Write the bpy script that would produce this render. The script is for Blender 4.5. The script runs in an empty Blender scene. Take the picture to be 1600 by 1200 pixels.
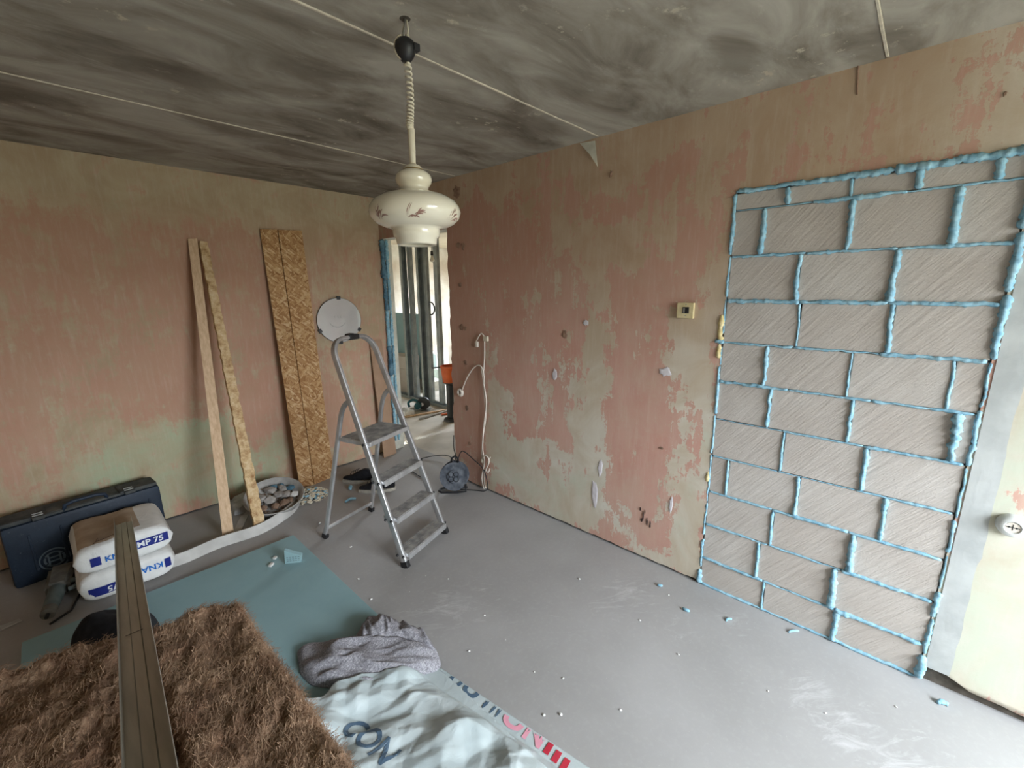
import bpy, bmesh, math, random
import numpy as np
from mathutils import Vector, Matrix
random.seed(7); rng = np.random.default_rng(7)
scene = bpy.context.scene
COL = scene.collection

# ------------------------------------------------------------------ camera
F, PITCH, ROLL, YAW, CAMH = 679.1, 0.218206, -0.0090792, 0.819153, 1.66
W, D, H = 2.317, 3.878, 2.487            # right wall x, left wall y, ceiling z
_fw = np.array([math.sin(YAW)*math.cos(PITCH), math.cos(YAW)*math.cos(PITCH), -math.sin(PITCH)])
_r0 = np.array([math.cos(YAW), -math.sin(YAW), 0.0]); _u0 = np.cross(_r0, _fw)
_rt = math.cos(ROLL)*_r0 + math.sin(ROLL)*_u0; _up = -math.sin(ROLL)*_r0 + math.cos(ROLL)*_u0
CPOS = np.array([0, 0, CAMH])
cam = bpy.data.objects.new('camera', bpy.data.cameras.new('camera'))
cam.data.sensor_width = 36; cam.data.sensor_fit = 'HORIZONTAL'; cam.data.lens = F/1600*36
cam.data.clip_start = 0.02
M = Matrix.Identity(4)
for i in range(3):
    M[i][0], M[i][1], M[i][2], M[i][3] = _rt[i], _up[i], -_fw[i], CPOS[i]
cam.matrix_world = M; COL.objects.link(cam); scene.camera = cam

# ------------------------------------------------------------------ world, daylight, exposure
EXPOSURE = 0.0
scene.view_settings.view_transform = 'Standard'; scene.view_settings.look = 'None'
scene.view_settings.gamma = 1.0; scene.view_settings.use_curve_mapping = False
scene.view_settings.exposure = EXPOSURE
wd = bpy.data.worlds.new('overcast_sky'); scene.world = wd; wd.use_nodes = True
nt = wd.node_tree; bg = nt.nodes['Background']
tc = nt.nodes.new('ShaderNodeTexCoord'); sp = nt.nodes.new('ShaderNodeSeparateXYZ')
cr = nt.nodes.new('ShaderNodeValToRGB')
nt.links.new(tc.outputs['Generated'], sp.inputs[0]); nt.links.new(sp.outputs['Z'], cr.inputs[0])
cr.color_ramp.elements[0].position = 0.0; cr.color_ramp.elements[0].color = (.10, .105, .09, 1)      # ground
cr.color_ramp.elements[1].position = 1.0; cr.color_ramp.elements[1].color = (.83, .92, 1.0, 1)        # overcast zenith
_e = cr.color_ramp.elements.new(0.02); _e.color = (.29, .31, .335, 1)                                 # overcast horizon
nt.links.new(cr.outputs[0], bg.inputs[0]); bg.inputs[1].default_value = 80.0
FRONT_Y = -2.30                          # wall behind the camera, with the windows
SIDE_X = -1.75
WIN = [(0.45, 2.18, 0.75, 2.25)]          # x0,x1,z0,z1 in the front wall
HWIN = (5.0, 6.8, 0.95, 2.20)            # y0,y1,z0,z1 in the far room's x=6.5 wall
def portal(name, loc, rot, sx, sy):
    l = bpy.data.lights.new(name, 'AREA'); l.shape = 'RECTANGLE'; l.size = sx; l.size_y = sy
    l.cycles.is_portal = True
    o = bpy.data.objects.new(name, l); o.location = loc; o.rotation_euler = rot; COL.objects.link(o)
for x0, x1, z0, z1 in WIN:
    portal('window_daylight', ((x0+x1)/2, FRONT_Y-.10, (z0+z1)/2), (math.radians(90), 0, 0), x1-x0, z1-z0)
portal('far_window_daylight', (6.6, (HWIN[0]+HWIN[1])/2, (HWIN[2]+HWIN[3])/2), (math.radians(90), 0, math.radians(90)), HWIN[1]-HWIN[0], HWIN[3]-HWIN[2])

# ------------------------------------------------------------------ helpers
def _ray(x, y): return _rt*(x-800)/F + _up*(600-y)/F + _fw
def fl(x, y, z=0.0):
    d = _ray(x, y); return CPOS + d*(z-CAMH)/d[2]
def rw(x, y, o=0.0):
    d = _ray(x, y); return CPOS + d*(W-o)/d[0]
def lw(x, y, o=0.0):
    d = _ray(x, y); return CPOS + d*(D-o)/d[1]
def onx(x, y, X):
    d = _ray(x, y); return CPOS + d*X/d[0]
def ony(x, y, Y):
    d = _ray(x, y); return CPOS + d*Y/d[1]

def _hash(ix, iy, s):
    v = np.sin(ix*127.1 + iy*311.7 + s*74.7)*43758.5453
    return v - np.floor(v)
def vn(x, y, s=0):
    x = np.asarray(x, float); y = np.asarray(y, float)
    ix, iy = np.floor(x), np.floor(y); fx, fy = x-ix, y-iy
    fx = fx*fx*(3-2*fx); fy = fy*fy*(3-2*fy)
    a, b = _hash(ix, iy, s), _hash(ix+1, iy, s); c, d = _hash(ix, iy+1, s), _hash(ix+1, iy+1, s)
    return (a*(1-fx)+b*fx)*(1-fy) + (c*(1-fx)+d*fx)*fy
def fbm(x, y, s=0, o=4):
    t = 0; a = .5
    for k in range(o):
        t = t + a*vn(np.asarray(x)*2**k, np.asarray(y)*2**k, s+k*3.1); a *= .5
    return t/(1-.5**o)

def tag(o, label=None, cat=None, group=None, kind=None):
    if label: o['label'] = label
    if cat: o['category'] = cat
    if group: o['group'] = group
    if kind: o['kind'] = kind
    return o
def wloc(o):
    v = Vector((0, 0, 0))
    while o: v = v + o.location; o = o.parent
    return v
def thing(name, label, cat, loc=(0, 0, 0), group=None):
    o = bpy.data.objects.new(name, None); o.empty_display_size = .1; COL.objects.link(o)
    o.location = [float(c) for c in loc]
    return tag(o, label, cat, group)

class MB:
    """collects shapes, builds one mesh object; verts in world coordinates"""
    def __init__(s): s.v = []; s.f = []
    def add(s, v, f):
        n = len(s.v); s.v += [tuple(map(float, p)) for p in v]; s.f += [tuple(i+n for i in q) for q in f]; return s
    def box(s, c, size, ax=None, bev=0.0):
        bm = bmesh.new(); bmesh.ops.create_cube(bm, size=1)
        for v in bm.verts: v.co = Vector((v.co.x*size[0], v.co.y*size[1], v.co.z*size[2]))
        if bev: bmesh.ops.bevel(bm, geom=list(bm.edges), offset=bev, segments=2, profile=.6, affect='EDGES')
        return s.bm(bm, c, ax)
    def bm(s, bm, c=(0, 0, 0), ax=None):
        bm.verts.index_update(); c = np.array(c, float)
        co = np.array([v.co[:] for v in bm.verts])
        if ax is not None: co = co @ np.array(ax, float)
        fs = [tuple(v.index for v in f.verts) for f in bm.faces]
        bm.free(); return s.add(co + c, fs)
    def tube(s, pts, r, n=10, caps=True, flat=None):
        P = [np.array(p, float) for p in pts]; m = len(P)
        R = r if hasattr(r, '__len__') else [r]*m
        t0 = P[1]-P[0]; t0 = t0/np.linalg.norm(t0)
        a = np.array([0, 0, 1.]) if abs(t0[2]) < .9 else np.array([1., 0, 0])
        nrm = np.cross(t0, a); nrm /= np.linalg.norm(nrm)
        v = []; f = []
        for i in range(m):
            t = P[min(i+1, m-1)]-P[max(i-1, 0)]; t = t/(np.linalg.norm(t)+1e-12)
            nrm = nrm - t*(nrm@t); nrm /= np.linalg.norm(nrm)+1e-12; b = np.cross(t, nrm)
            for k in range(n):
                th = 2*math.pi*k/n; o = (nrm*math.cos(th)+b*math.sin(th))*R[i]
                v.append(P[i]+o)
        for i in range(m-1):
            for k in range(n):
                f.append((i*n+k, i*n+(k+1) % n, (i+1)*n+(k+1) % n, (i+1)*n+k))
        if caps: f.append(tuple(range(n-1, -1, -1))); f.append(tuple((m-1)*n+k for k in range(n)))
        return s.add(v, f)
    def bar(s, a, b, wv, w, t, bev=0):
        """box beam from a to b, width w along wv, thickness t"""
        a, b, wv = np.array(a, float), np.array(b, float), np.array(wv, float)
        L = b-a; ln = np.linalg.norm(L); L = L/ln; wv = wv-L*(wv@L); wv /= np.linalg.norm(wv); n = np.cross(L, wv)
        return s.box((a+b)/2, (w, t, ln), ax=[wv, n, L], bev=bev)
    def lathe(s, prof, c=(0, 0, 0), n=32, ax=None):
        """prof [(r,z)]; ax rows = local x,y,z axes"""
        v = []; f = []; m = len(prof)
        for r, z in prof:
            for k in range(n):
                th = 2*math.pi*k/n; v.append((r*math.cos(th), r*math.sin(th), z))
        for i in range(m-1):
            for k in range(n):
                f.append((i*n+k, i*n+(k+1) % n, (i+1)*n+(k+1) % n, (i+1)*n+k))
        v = np.array(v)
        if ax is not None: v = v @ np.array(ax, float)
        return s.add(v+np.array(c, float), f)
    def rock(s, c, size, seed, sub=1):
        bm = bmesh.new(); bmesh.ops.create_icosphere(bm, subdivisions=sub, radius=1)
        r = random.Random(seed); a = r.random()*6.28
        for v in bm.verts:
            k = .75+.5*r.random(); x, y, z = v.co*k
            v.co = Vector(((x*math.cos(a)*size[0]-y*math.sin(a)*size[1]), (x*math.sin(a)*size[0]+y*math.cos(a)*size[1]), z*size[2]))
        return s.bm(bm, c)
    def build(s, name, mat, parent=None, smooth=False, attrs=None, angle=None):
        v = np.array(s.v)
        if parent is not None: org = np.array(wloc(parent))
        else:
            lo, hi = v.min(0), v.max(0); org = np.array([(lo[0]+hi[0])/2, (lo[1]+hi[1])/2, lo[2]])
        me = bpy.data.meshes.new(name); me.from_pydata((v-org).tolist(), [], s.f); me.validate(); me.update()
        if attrs:
            for k, a in attrs.items():
                at = me.attributes.new(k, 'FLOAT', 'POINT'); at.data.foreach_set('value', np.asarray(a, np.float32))
        me.materials.append(mat)
        if smooth:
            me.polygons.foreach_set('use_smooth', [True]*len(me.polygons))
            if angle: me.set_sharp_from_angle(angle=math.radians(angle))
        o = bpy.data.objects.new(name, me); COL.objects.link(o)
        if parent is not None: o.parent = parent
        else: o.location = org.tolist()
        return o

def text_mesh(txt, size=1.0, offset=0.0, shear=0.0, font_align='LEFT', cuts=1):
    """flat text as (verts Nx2, faces); baseline y=0, cap height ~ size*0.7"""
    cu = bpy.data.curves.new('lettering', 'FONT'); cu.body = txt; cu.size = size; cu.offset = offset; cu.shear = shear
    cu.align_x = font_align; cu.fill_mode = 'FRONT'; cu.resolution_u = 4
    ob = bpy.data.objects.new('lettering', cu); COL.objects.link(ob)
    dg = bpy.context.evaluated_depsgraph_get(); me = ob.evaluated_get(dg).to_mesh()
    bm = bmesh.new(); bm.from_mesh(me); ob.evaluated_get(dg).to_mesh_clear()
    bmesh.ops.triangulate(bm, faces=list(bm.faces))
    for _ in range(cuts): bmesh.ops.subdivide_edges(bm, edges=list(bm.edges), cuts=1, use_grid_fill=True)
    bm.verts.index_update()
    v = np.array([p.co[:2] for p in bm.verts]); f = [tuple(p.index for p in q.verts) for q in bm.faces]
    bm.free(); bpy.data.objects.remove(ob); bpy.data.curves.remove(cu)
    return v, f

# ------------------------------------------------------------------ materials
def srgb(r, g, b):
    def c(u):
        u /= 255.; return u/12.92 if u <= .04045 else ((u+.055)/1.055)**2.4
    return (c(r), c(g), c(b), 1)
class NT:
    def __init__(s, name):
        s.m = bpy.data.materials.new(name); s.m.use_nodes = True; s.t = s.m.node_tree; s.b = s.t.nodes['Principled BSDF']
        s.co = s.t.nodes.new('ShaderNodeTexCoord').outputs['Object']
    def n(s, ty, **k):
        o = s.t.nodes.new(ty)
        for a, b in k.items(): setattr(o, a, b)
        return o
    def link(s, a, b): s.t.links.new(a, b)
    def mapped(s, scale=(1, 1, 1), rot=(0, 0, 0), src=None):
        v = src or s.co
        if any(rot):
            r = s.n('ShaderNodeMapping'); r.inputs['Rotation'].default_value = rot; s.link(v, r.inputs[0]); v = r.outputs[0]
        o = s.n('ShaderNodeMapping'); o.inputs['Scale'].default_value = scale
        s.link(v, o.inputs[0]); return o.outputs[0]
    def noise(s, scale, detail=4, rough=.55, vec=None, dist=0):
        o = s.n('ShaderNodeTexNoise'); o.inputs['Scale'].default_value = scale; o.inputs['Detail'].default_value = detail
        o.inputs['Roughness'].default_value = rough; o.inputs['Distortion'].default_value = dist
        s.link(vec or s.co, o.inputs['Vector']); return o.outputs['Fac']
    def math(s, op, a, b=None, c=None, clamp=False):
        o = s.n('ShaderNodeMath', operation=op); o.use_clamp = clamp
        for i, x in enumerate((a, b, c)):
            if x is None: continue
            if isinstance(x, (int, float)): o.inputs[i].default_value = x
            else: s.link(x, o.inputs[i])
        return o.outputs[0]
    def ramp(s, f, stops):
        o = s.n('ShaderNodeValToRGB'); e = o.color_ramp.elements
        while len(e) < len(stops): e.new(.5)
        for i, (p, c) in enumerate(stops):
            e[i].position = p; e[i].color = c if len(c) == 4 else (*c, 1)
        s.link(f, o.inputs[0]); return o.outputs[0]
    def mix(s, f, a, b, mode='MIX'):
        o = s.n('ShaderNodeMix', data_type='RGBA', blend_type=mode)
        for sock, x in ((o.inputs[0], f), (o.inputs[6], a), (o.inputs[7], b)):
            if isinstance(x, (int, float)): sock.default_value = x
            elif isinstance(x, tuple): sock.default_value = x
            else: s.link(x, sock)
        return o.outputs[2]
    def attr(s, name): o = s.n('ShaderNodeAttribute', attribute_name=name); return o.outputs['Fac']
    def step(s, f, lo, hi):
        o = s.n('ShaderNodeMapRange'); o.inputs[1].default_value = lo; o.inputs[2].default_value = hi
        s.link(f, o.inputs[0]); return o.outputs[0]
    def bump(s, h, strength=.3, dist=.01):
        o = s.n('ShaderNodeBump'); o.inputs['Strength'].default_value = strength; o.inputs['Distance'].default_value = dist
        s.link(h, o.inputs['Height']); s.link(o.outputs[0], s.b.inputs['Normal']); return o
    def out(s, col=None, rough=.8, metal=0.0, spec=.3):
        if col is not None:
            if isinstance(col, tuple): s.b.inputs['Base Color'].default_value = col
            else: s.link(col, s.b.inputs['Base Color'])
        if isinstance(rough, (int, float)): s.b.inputs['Roughness'].default_value = rough
        else: s.link(rough, s.b.inputs['Roughness'])
        s.b.inputs['Metallic'].default_value = metal; s.b.inputs['Specular IOR Level'].default_value = spec
        return s.m
def simple(name, c1, c2=None, scale=20, rough=.7, metal=0, bump=0, bscale=None, spec=.3, stretch=(1, 1, 1), detail=4, lo=.35, hi=.65):
    n = NT(name); v = n.mapped(stretch)
    f = n.noise(scale, detail, vec=v)
    col = n.ramp(f, [(lo, c1), (hi, c2 or c1)])
    if bump: n.bump(n.noise(bscale or scale*3, 5, vec=v), bump, .004)
    return n.out(col, rough, metal, spec)

def wall_material(name, pinkA, pinkB, baseA, baseB, green, stain, w=.05):
    n = NT(name)
    fine = n.noise(7, 9, .70, dist=.4); mid = n.noise(1.9, 5, .6); patch = n.noise(3.4, 6, .62, dist=.8)
    streak = n.noise(5, 6, .62, vec=n.mapped((2.4, 2.4, .45)))
    spk = n.noise(42, 5, .72)
    k = n.math('ADD', n.attr('pink'), n.math('MULTIPLY', n.math('SUBTRACT', fine, .5), 2.0))
    k = n.math('ADD', k, n.math('MULTIPLY', n.math('SUBTRACT', streak, .5), 1.3))
    k = n.math('ADD', k, n.math('MULTIPLY', n.math('SUBTRACT', patch, .5), .9))
    k = n.math('ADD', k, n.math('MULTIPLY', n.math('SUBTRACT', spk, .5), .9))
    s2 = n.noise(13, 6, .68, vec=n.mapped((2.6, 2.6, .40)), dist=.5)
    k = n.math('ADD', k, n.math('MULTIPLY', n.math('SUBTRACT', s2, .5), 1.1))
    m = n.step(k, .48-w, .48+w)
    pk = n.mix(n.step(n.math('ADD', mid, n.math('MULTIPLY', streak, .5)), .5, 1.0), pinkA, pinkB)
    pk = n.mix(n.math('MULTIPLY', n.step(spk, .55, .78), .5), pk, baseA)
    pk = n.mix(n.math('MULTIPLY', n.step(patch, .45, .75), .35), pk, baseA)
    bs = n.mix(n.step(patch, .35, .7), baseA, baseB)
    gk = n.math('ADD', n.attr('green'), n.math('MULTIPLY', n.math('SUBTRACT', n.noise(4, 7, .65, dist=.6), .5), 1.1))
    bs = n.mix(n.math('MULTIPLY', n.step(gk, .35, .70), .9), bs, green)
    bs = n.mix(n.attr('tan'), bs, n.mix(n.step(patch, .35, .7), srgb(178, 150, 124), srgb(188, 164, 138)))  # tan tone over the base; carries the right wall's painted-in upper dimness
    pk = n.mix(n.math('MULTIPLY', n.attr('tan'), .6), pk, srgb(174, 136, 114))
    col = n.mix(m, bs, pk)
    sk = n.math('ADD', n.attr('stain'), n.math('MULTIPLY', n.math('SUBTRACT', n.noise(6, 7, .68), .5), .9))
    col = n.mix(n.math('MULTIPLY', n.step(sk, .40, .66), .8), col, stain)
    br = n.noise(45, 4, .7, vec=n.mapped((1, 1, .12)))
    col = n.mix(n.math('MULTIPLY', n.step(br, .5, .8), .16), col, (.78, .74, .66, 1))
    n.bump(n.math('ADD', n.math('MULTIPLY', m, .35), n.math('MULTIPLY', n.noise(60, 6, .7), .7)), .30, .004)
    return n.out(col, .93, 0, .12)

MAT = {}
MAT['wall_right'] = wall_material('peeled_pink_plaster', srgb(198, 150, 134), srgb(208, 171, 156), srgb(198, 184, 162), srgb(216, 211, 198), srgb(200, 205, 186), srgb(160, 138, 114))
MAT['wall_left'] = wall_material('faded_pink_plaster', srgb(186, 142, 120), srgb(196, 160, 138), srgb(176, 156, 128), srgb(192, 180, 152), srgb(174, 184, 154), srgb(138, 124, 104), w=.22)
MAT['wall_plain'] = simple('plain_plaster', srgb(186, 170, 148), srgb(200, 186, 164), 3, .9)
MAT['reveal'] = simple('raw_plaster_edge', srgb(205, 203, 190), srgb(226, 226, 214), 12, .9, bump=.5)
MAT['gap'] = simple('raw_concrete_gap', srgb(78, 72, 64), srgb(104, 97, 88), 25, .95, bump=.6)

n = NT('bare_concrete_ceiling')
v = n.mapped((.55, 1.15, 1)); blot = n.noise(3.3, 6, .60, vec=v, dist=.7); sm = n.noise(1.1, 3, .5, vec=v); fi = n.noise(22, 6, .7, vec=n.mapped((.35, 1, 1)))
vo = n.n('ShaderNodeTexVoronoi'); vo.inputs['Scale'].default_value = 2.6; n.link(n.mapped((.55, 1.1, 1)), vo.inputs['Vector'])
spot = n.step(n.math('ADD', vo.outputs['Distance'], n.math('MULTIPLY', n.math('SUBTRACT', blot, .5), .5)), .17, .42)
base = n.ramp(n.math('ADD', n.math('MULTIPLY', blot, .75), n.math('MULTIPLY', sm, .3)), [(.37, srgb(112, 104, 93)), (.50, srgb(152, 145, 134)), (.63, srgb(178, 173, 162))])
base = n.mix(n.math('MULTIPLY', n.math('SUBTRACT', 1.0, spot), .60), base, srgb(112, 103, 92))
base = n.mix(n.math('MULTIPLY', n.step(fi, .6, .75), .35), base, srgb(208, 203, 190))
base = n.mix(n.math('MULTIPLY', n.step(n.noise(16, 6, .7), .60, .66), n.step(n.noise(1.6, 3), .5, .6)), base, srgb(190, 180, 162))
n.bump(n.noise(30, 6, .7), .35, .004); MAT['ceiling'] = n.out(base, .95, 0, .1)
MAT['seam'] = simple('seam_mortar', srgb(188, 178, 160), srgb(206, 198, 180), 30, .9, bump=.6)

n = NT('grey_floor_screed')
big = n.noise(1.3, 4, .6); fi = n.noise(45, 5, .65)
base = n.ramp(big, [(.3, srgb(152, 150, 148)), (.7, srgb(168, 166, 165))])
base = n.mix(n.math('MULTIPLY', n.step(fi, .5, .8), .18), base, srgb(196, 194, 194))
st = n.noise(7, 7, .72, vec=n.mapped((.7, 1.9, 1), (0, 0, .75)), dist=2.2)
st2 = n.noise(2.6, 6, .75, vec=n.mapped((2.6, .22, 1), (0, 0, .45)), dist=.35)
st3 = n.noise(3.1, 6, .75, vec=n.mapped((2.4, .2, 1), (0, 0, -.8)), dist=.35)
du = n.attr('dust')
d1 = n.math('MULTIPLY', n.step(n.math('ADD', st, n.math('MULTIPLY', du, .26)), .66, .96), .55)
d2 = n.math('MULTIPLY', n.step(n.math('ADD', n.math('MAXIMUM', st2, st3), n.math('MULTIPLY', du, .09)), .71, .82), .36)
d3 = n.math('MULTIPLY', n.step(n.noise(130, 3, .6), .70, .74), .6)
base = n.mix(d1, base, srgb(212, 211, 212)); base = n.mix(d2, base, srgb(208, 207, 208)); base = n.mix(d3, base, srgb(214, 212, 210))
n.bump(n.noise(70, 5, .6), .12, .003); MAT['floor'] = n.out(base, n.math('ADD', .50, n.math('MULTIPLY', big, .2)), 0, .35)
MAT['hall_floor'] = simple('dusty_hall_floor', srgb(176, 170, 160), srgb(194, 188, 178), 4, .9)

n = NT('aerated_concrete_block')
info = n.n('ShaderNodeObjectInfo').outputs['Random']
sc = n.noise(15, 5, .65, vec=n.mapped((1, 3.2, .28), (math.radians(-38), 0, 0)), dist=.3)
base = n.mix(n.step(n.noise(5, 4), .3, .7), srgb(184, 176, 168), srgb(196, 190, 183))
base = n.mix(n.math('MULTIPLY', n.step(sc, .5, .8), .22), base, srgb(218, 213, 207))
base = n.mix(n.math('MULTIPLY', info, .30), base, srgb(178, 164, 152))
po = n.n('ShaderNodeTexVoronoi'); po.inputs['Scale'].default_value = 60; n.link(n.co, po.inputs['Vector'])
base = n.mix(n.math('MULTIPLY', n.math('SUBTRACT', 1.0, n.step(po.outputs['Distance'], .06, .12)), .5), base, srgb(120, 108, 98))
n.bump(n.math('ADD', n.math('MULTIPLY', sc, 1.2), n.math('MULTIPLY', n.noise(110, 4, .7), .5)), .55, .006)
MAT['block'] = n.out(base, .95, 0, .1)
MAT['foam'] = simple('blue_mounting_foam', srgb(124, 170, 192), srgb(162, 200, 214), 40, .75, bump=.5, bscale=90)
MAT['foam_old'] = simple('weathered_blue_foam', srgb(62, 96, 118), srgb(112, 148, 164), 14, .8, bump=.6, bscale=60)
MAT['foam_yellow'] = simple('old_yellow_foam', srgb(214, 194, 138), srgb(232, 218, 172), 40, .85, bump=.7, bscale=80)
MAT['mortar'] = simple('grey_mortar_patch', srgb(172, 175, 173), srgb(190, 193, 190), 9, .9, bump=.4, bscale=40)

# ------------------------------------------------------------------ room shell
def rect_field(Y, Z, rects, soft=.06):
    """sum of soft rectangles (y0,y1,z0,z1,weight)"""
    t = np.zeros_like(Y); Y0, Z0 = Y, Z
    Y = Y0+.30*(fbm(Y0*3.1+4, Z0*2.3, 61, 5)-.5); Z = Z0+.42*(fbm(Y0*4.0, Z0*2.6+9, 67, 5)-.5)
    for y0, y1, z0, z1, w in rects:
        sy = soft; a = np.clip((Y-y0)/sy+.5, 0, 1)*np.clip((y1-Y)/sy+.5, 0, 1)*np.clip((Z-z0)/sy+.5, 0, 1)*np.clip((z1-Z)/sy+.5, 0, 1)
        t = t + w*a
    return t
def lines(breaks, step):
    out = []
    for a, b in zip(breaks[:-1], breaks[1:]):
        k = max(1, int(round((b-a)/step))); out += [a+(b-a)*i/k for i in range(k)]
    return np.array(out+[breaks[-1]])
def grid_wall(us, vs, holes, place, warp=None):
    """grid mesh with rectangular holes; place(u,v)->xyz ; returns verts, faces, U, V"""
    nu, nv = len(us), len(vs); U, V = np.meshgrid(us, vs)
    if warp: U, V = warp(U.copy(), V.copy())
    P = place(U.ravel(), V.ravel()); f = []
    for j in range(nv-1):
        for i in range(nu-1):
            cu, cv = (us[i]+us[i+1])/2, (vs[j]+vs[j+1])/2
            if any(a < cu < b and c < cv < d for a, b, c, d in holes): continue
            f.append((j*nu+i, j*nu+i+1, (j+1)*nu+i+1, (j+1)*nu+i))
    return P, f, U.ravel(), V.ravel()

BY0, BY1, BZ = -0.21, 0.715, 2.09          # blocked-up opening
DY0, DY1, DZ = 2.868, 3.872, 2.12           # doorway to the hall
TH = 0.12
# right wall ---------------------------------------------------------
us = lines([FRONT_Y, BY0, BY1, DY0, DY1, D], .03); vs = lines([0.0, DZ-.03, DZ, H], .03)
vs = lines([0.0, BZ, DZ, H], .03)
def warp_r(U, V):
    e = fbm(V*14, V*0, 5, 3)-.5
    near = np.abs(U-DY0) < .006; U = np.where(near & (V < DZ+.01), U+e*.045-.005, U)
    lift = .010+.012*fbm(U*25, U*0, 9, 3)
    lift = np.where(U < BY0+.001, .028+.075*np.clip((U+.36)/.15, 0, 1)+.016*fbm(U*16, U*0, 2, 2), lift)
    V = np.maximum(V, lift)
    return U, V
P, f, U, V = grid_wall(us, vs, [(BY0, BY1, -1, BZ), (DY0, DY1, -1, DZ)],
                       lambda u, v: np.stack([W - .004*(fbm(u*6, v*6, 3)-.5), u, v], 1), warp_r)
pink = .70 - .10*np.clip((V-1.9)/.3, 0, 1)
pink += rect_field(U, V, [
    (.70, .80, .0, 1.75, -.75), (.70, .78, 1.75, 2.2, -.5),                # beige strip beside the blocks
    (.80, .90, 1.2, 1.5, -.5), (.84, .90, 1.85, 2.3, -.6), (.86, .93, .35, 1.1, -.5), (.84, .92, 1.1, 1.75, -.32),
    (2.0, 2.42, .12, .55, -.6), (2.2, 2.5, .35, .85, -.45), (1.35, 1.85, .10, .62, -.55), (1.28, 1.62, .5, .92, -.6),
    (1.62, 2.1, .05, .33, -.65), (1.1, 1.4, .0, .25, -.5), (.78, 1.1, .0, .12, -.55), (1.9, 2.0, .3, 1.6, -.38),
    (1.38, 1.48, .9, 1.9, -.33), (1.35, 1.9, 1.62, 2.05, -.30), (1.0, 1.4, 1.75, 2.05, -.42), (1.2, 1.9, 1.0, 1.25, -.18),
    (1.6, 2.1, .95, 1.45, .12), (1.0, 1.3, .5, 1.2, .25), (1.95, 2.2, .6, 1.3, .35), (.95, 1.3, .05, .45, .3), (.93, 1.1, 1.7, 2.25, .25),
    (BY1, D, 2.28, 2.6, -.45), (BY0, BY1, 2.09, 2.6, -.32), (FRONT_Y, BY0, 0, 2.0, -.9), (FRONT_Y, BY0, 2.0, 2.6, -.36),
    (-.60, -.31, .80, .92, 1.0), (-.60, -.33, .68, .84, .7), (2.46, 2.9, 0, 2.3, .12), (2.46, 2.85, .0, .16, -.35)], .09)
green = .12 + rect_field(U, V, [(2.0, 2.45, .1, .7, .35), (.72, .84, .0, .9, .35), (1.4, 2.0, .0, .45, .3), (FRONT_Y, BY0, .0, 1.9, .5), (1.1, 1.5, .4, .6, .2)], .15)
stain = .08 + rect_field(U, V, [(2.55, 2.7, 2.15, 2.45, .15), (BY0, BY1, 2.12, 2.5, .16), (1.9, 3.0, 1.75, 2.5, .14), (FRONT_Y, -.4, 0, .35, .15), (2.75, 2.86, 2.2, 2.42, .35)], .15)
dim_tan = np.clip((V-1.05)/.75+.5*(fbm(U*2, V*2, 71, 3)-.5), 0, 1)*np.clip((U+.35)/.5, .35, 1)*.85  # weaker light high on the wall, painted into the plaster colour as tan
dim_tan = np.maximum(dim_tan, .75*np.clip((U-2.25)/.3, 0, 1)*np.clip(V/.6, .3, 1))
mbw = MB(); mbw.add(P, f)
# back face, and reveals of the doorway and the blocked opening
us2 = lines([FRONT_Y, BY0, BY1, DY0, DY1, D], 1.0); vs2 = lines([0, BZ, DZ, H], 1.0)
P2, f2, U2, V2 = grid_wall(us2, vs2, [(DY0, DY1, -1, DZ)], lambda u, v: np.stack([W+TH+0*u, u, v], 1))
mbw.add(P2, [q[::-1] for q in f2])
z0 = np.zeros(len(P2))
wall_right = mbw.build('wall_right', MAT['wall_right'], attrs={'pink': np.r_[pink, z0+.1], 'green': np.r_[green, z0+.4], 'stain': np.r_[stain, z0], 'tan': np.r_[dim_tan, z0]}, smooth=True)
tag(wall_right, kind='structure')
mb = MB()
for y, s in ((DY0, 1), (DY1, -1)):
    mb.box((W+TH/2+.004, y-s*.006, DZ/2), (TH-.006, .012, DZ))
mb.box((W+TH/2+.004, (DY0+DY1)/2, DZ+.006), (TH-.006, DY1-DY0, .012))
mb.build('doorway_reveal', MAT['reveal'], wall_right)
mb = MB(); mb.box((W+.06, (BY0+BY1)/2, H/2), (.004, .01, .01))
mb = MB(); mb.box((W+.032, (FRONT_Y+BY0)/2, .06), (.02, BY0-FRONT_Y, .12)); mb.box((W+.032, (BY1+DY0)/2, .03), (.02, DY0-BY1, .06))
mb.build('footing', MAT['gap'], wall_right)
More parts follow.
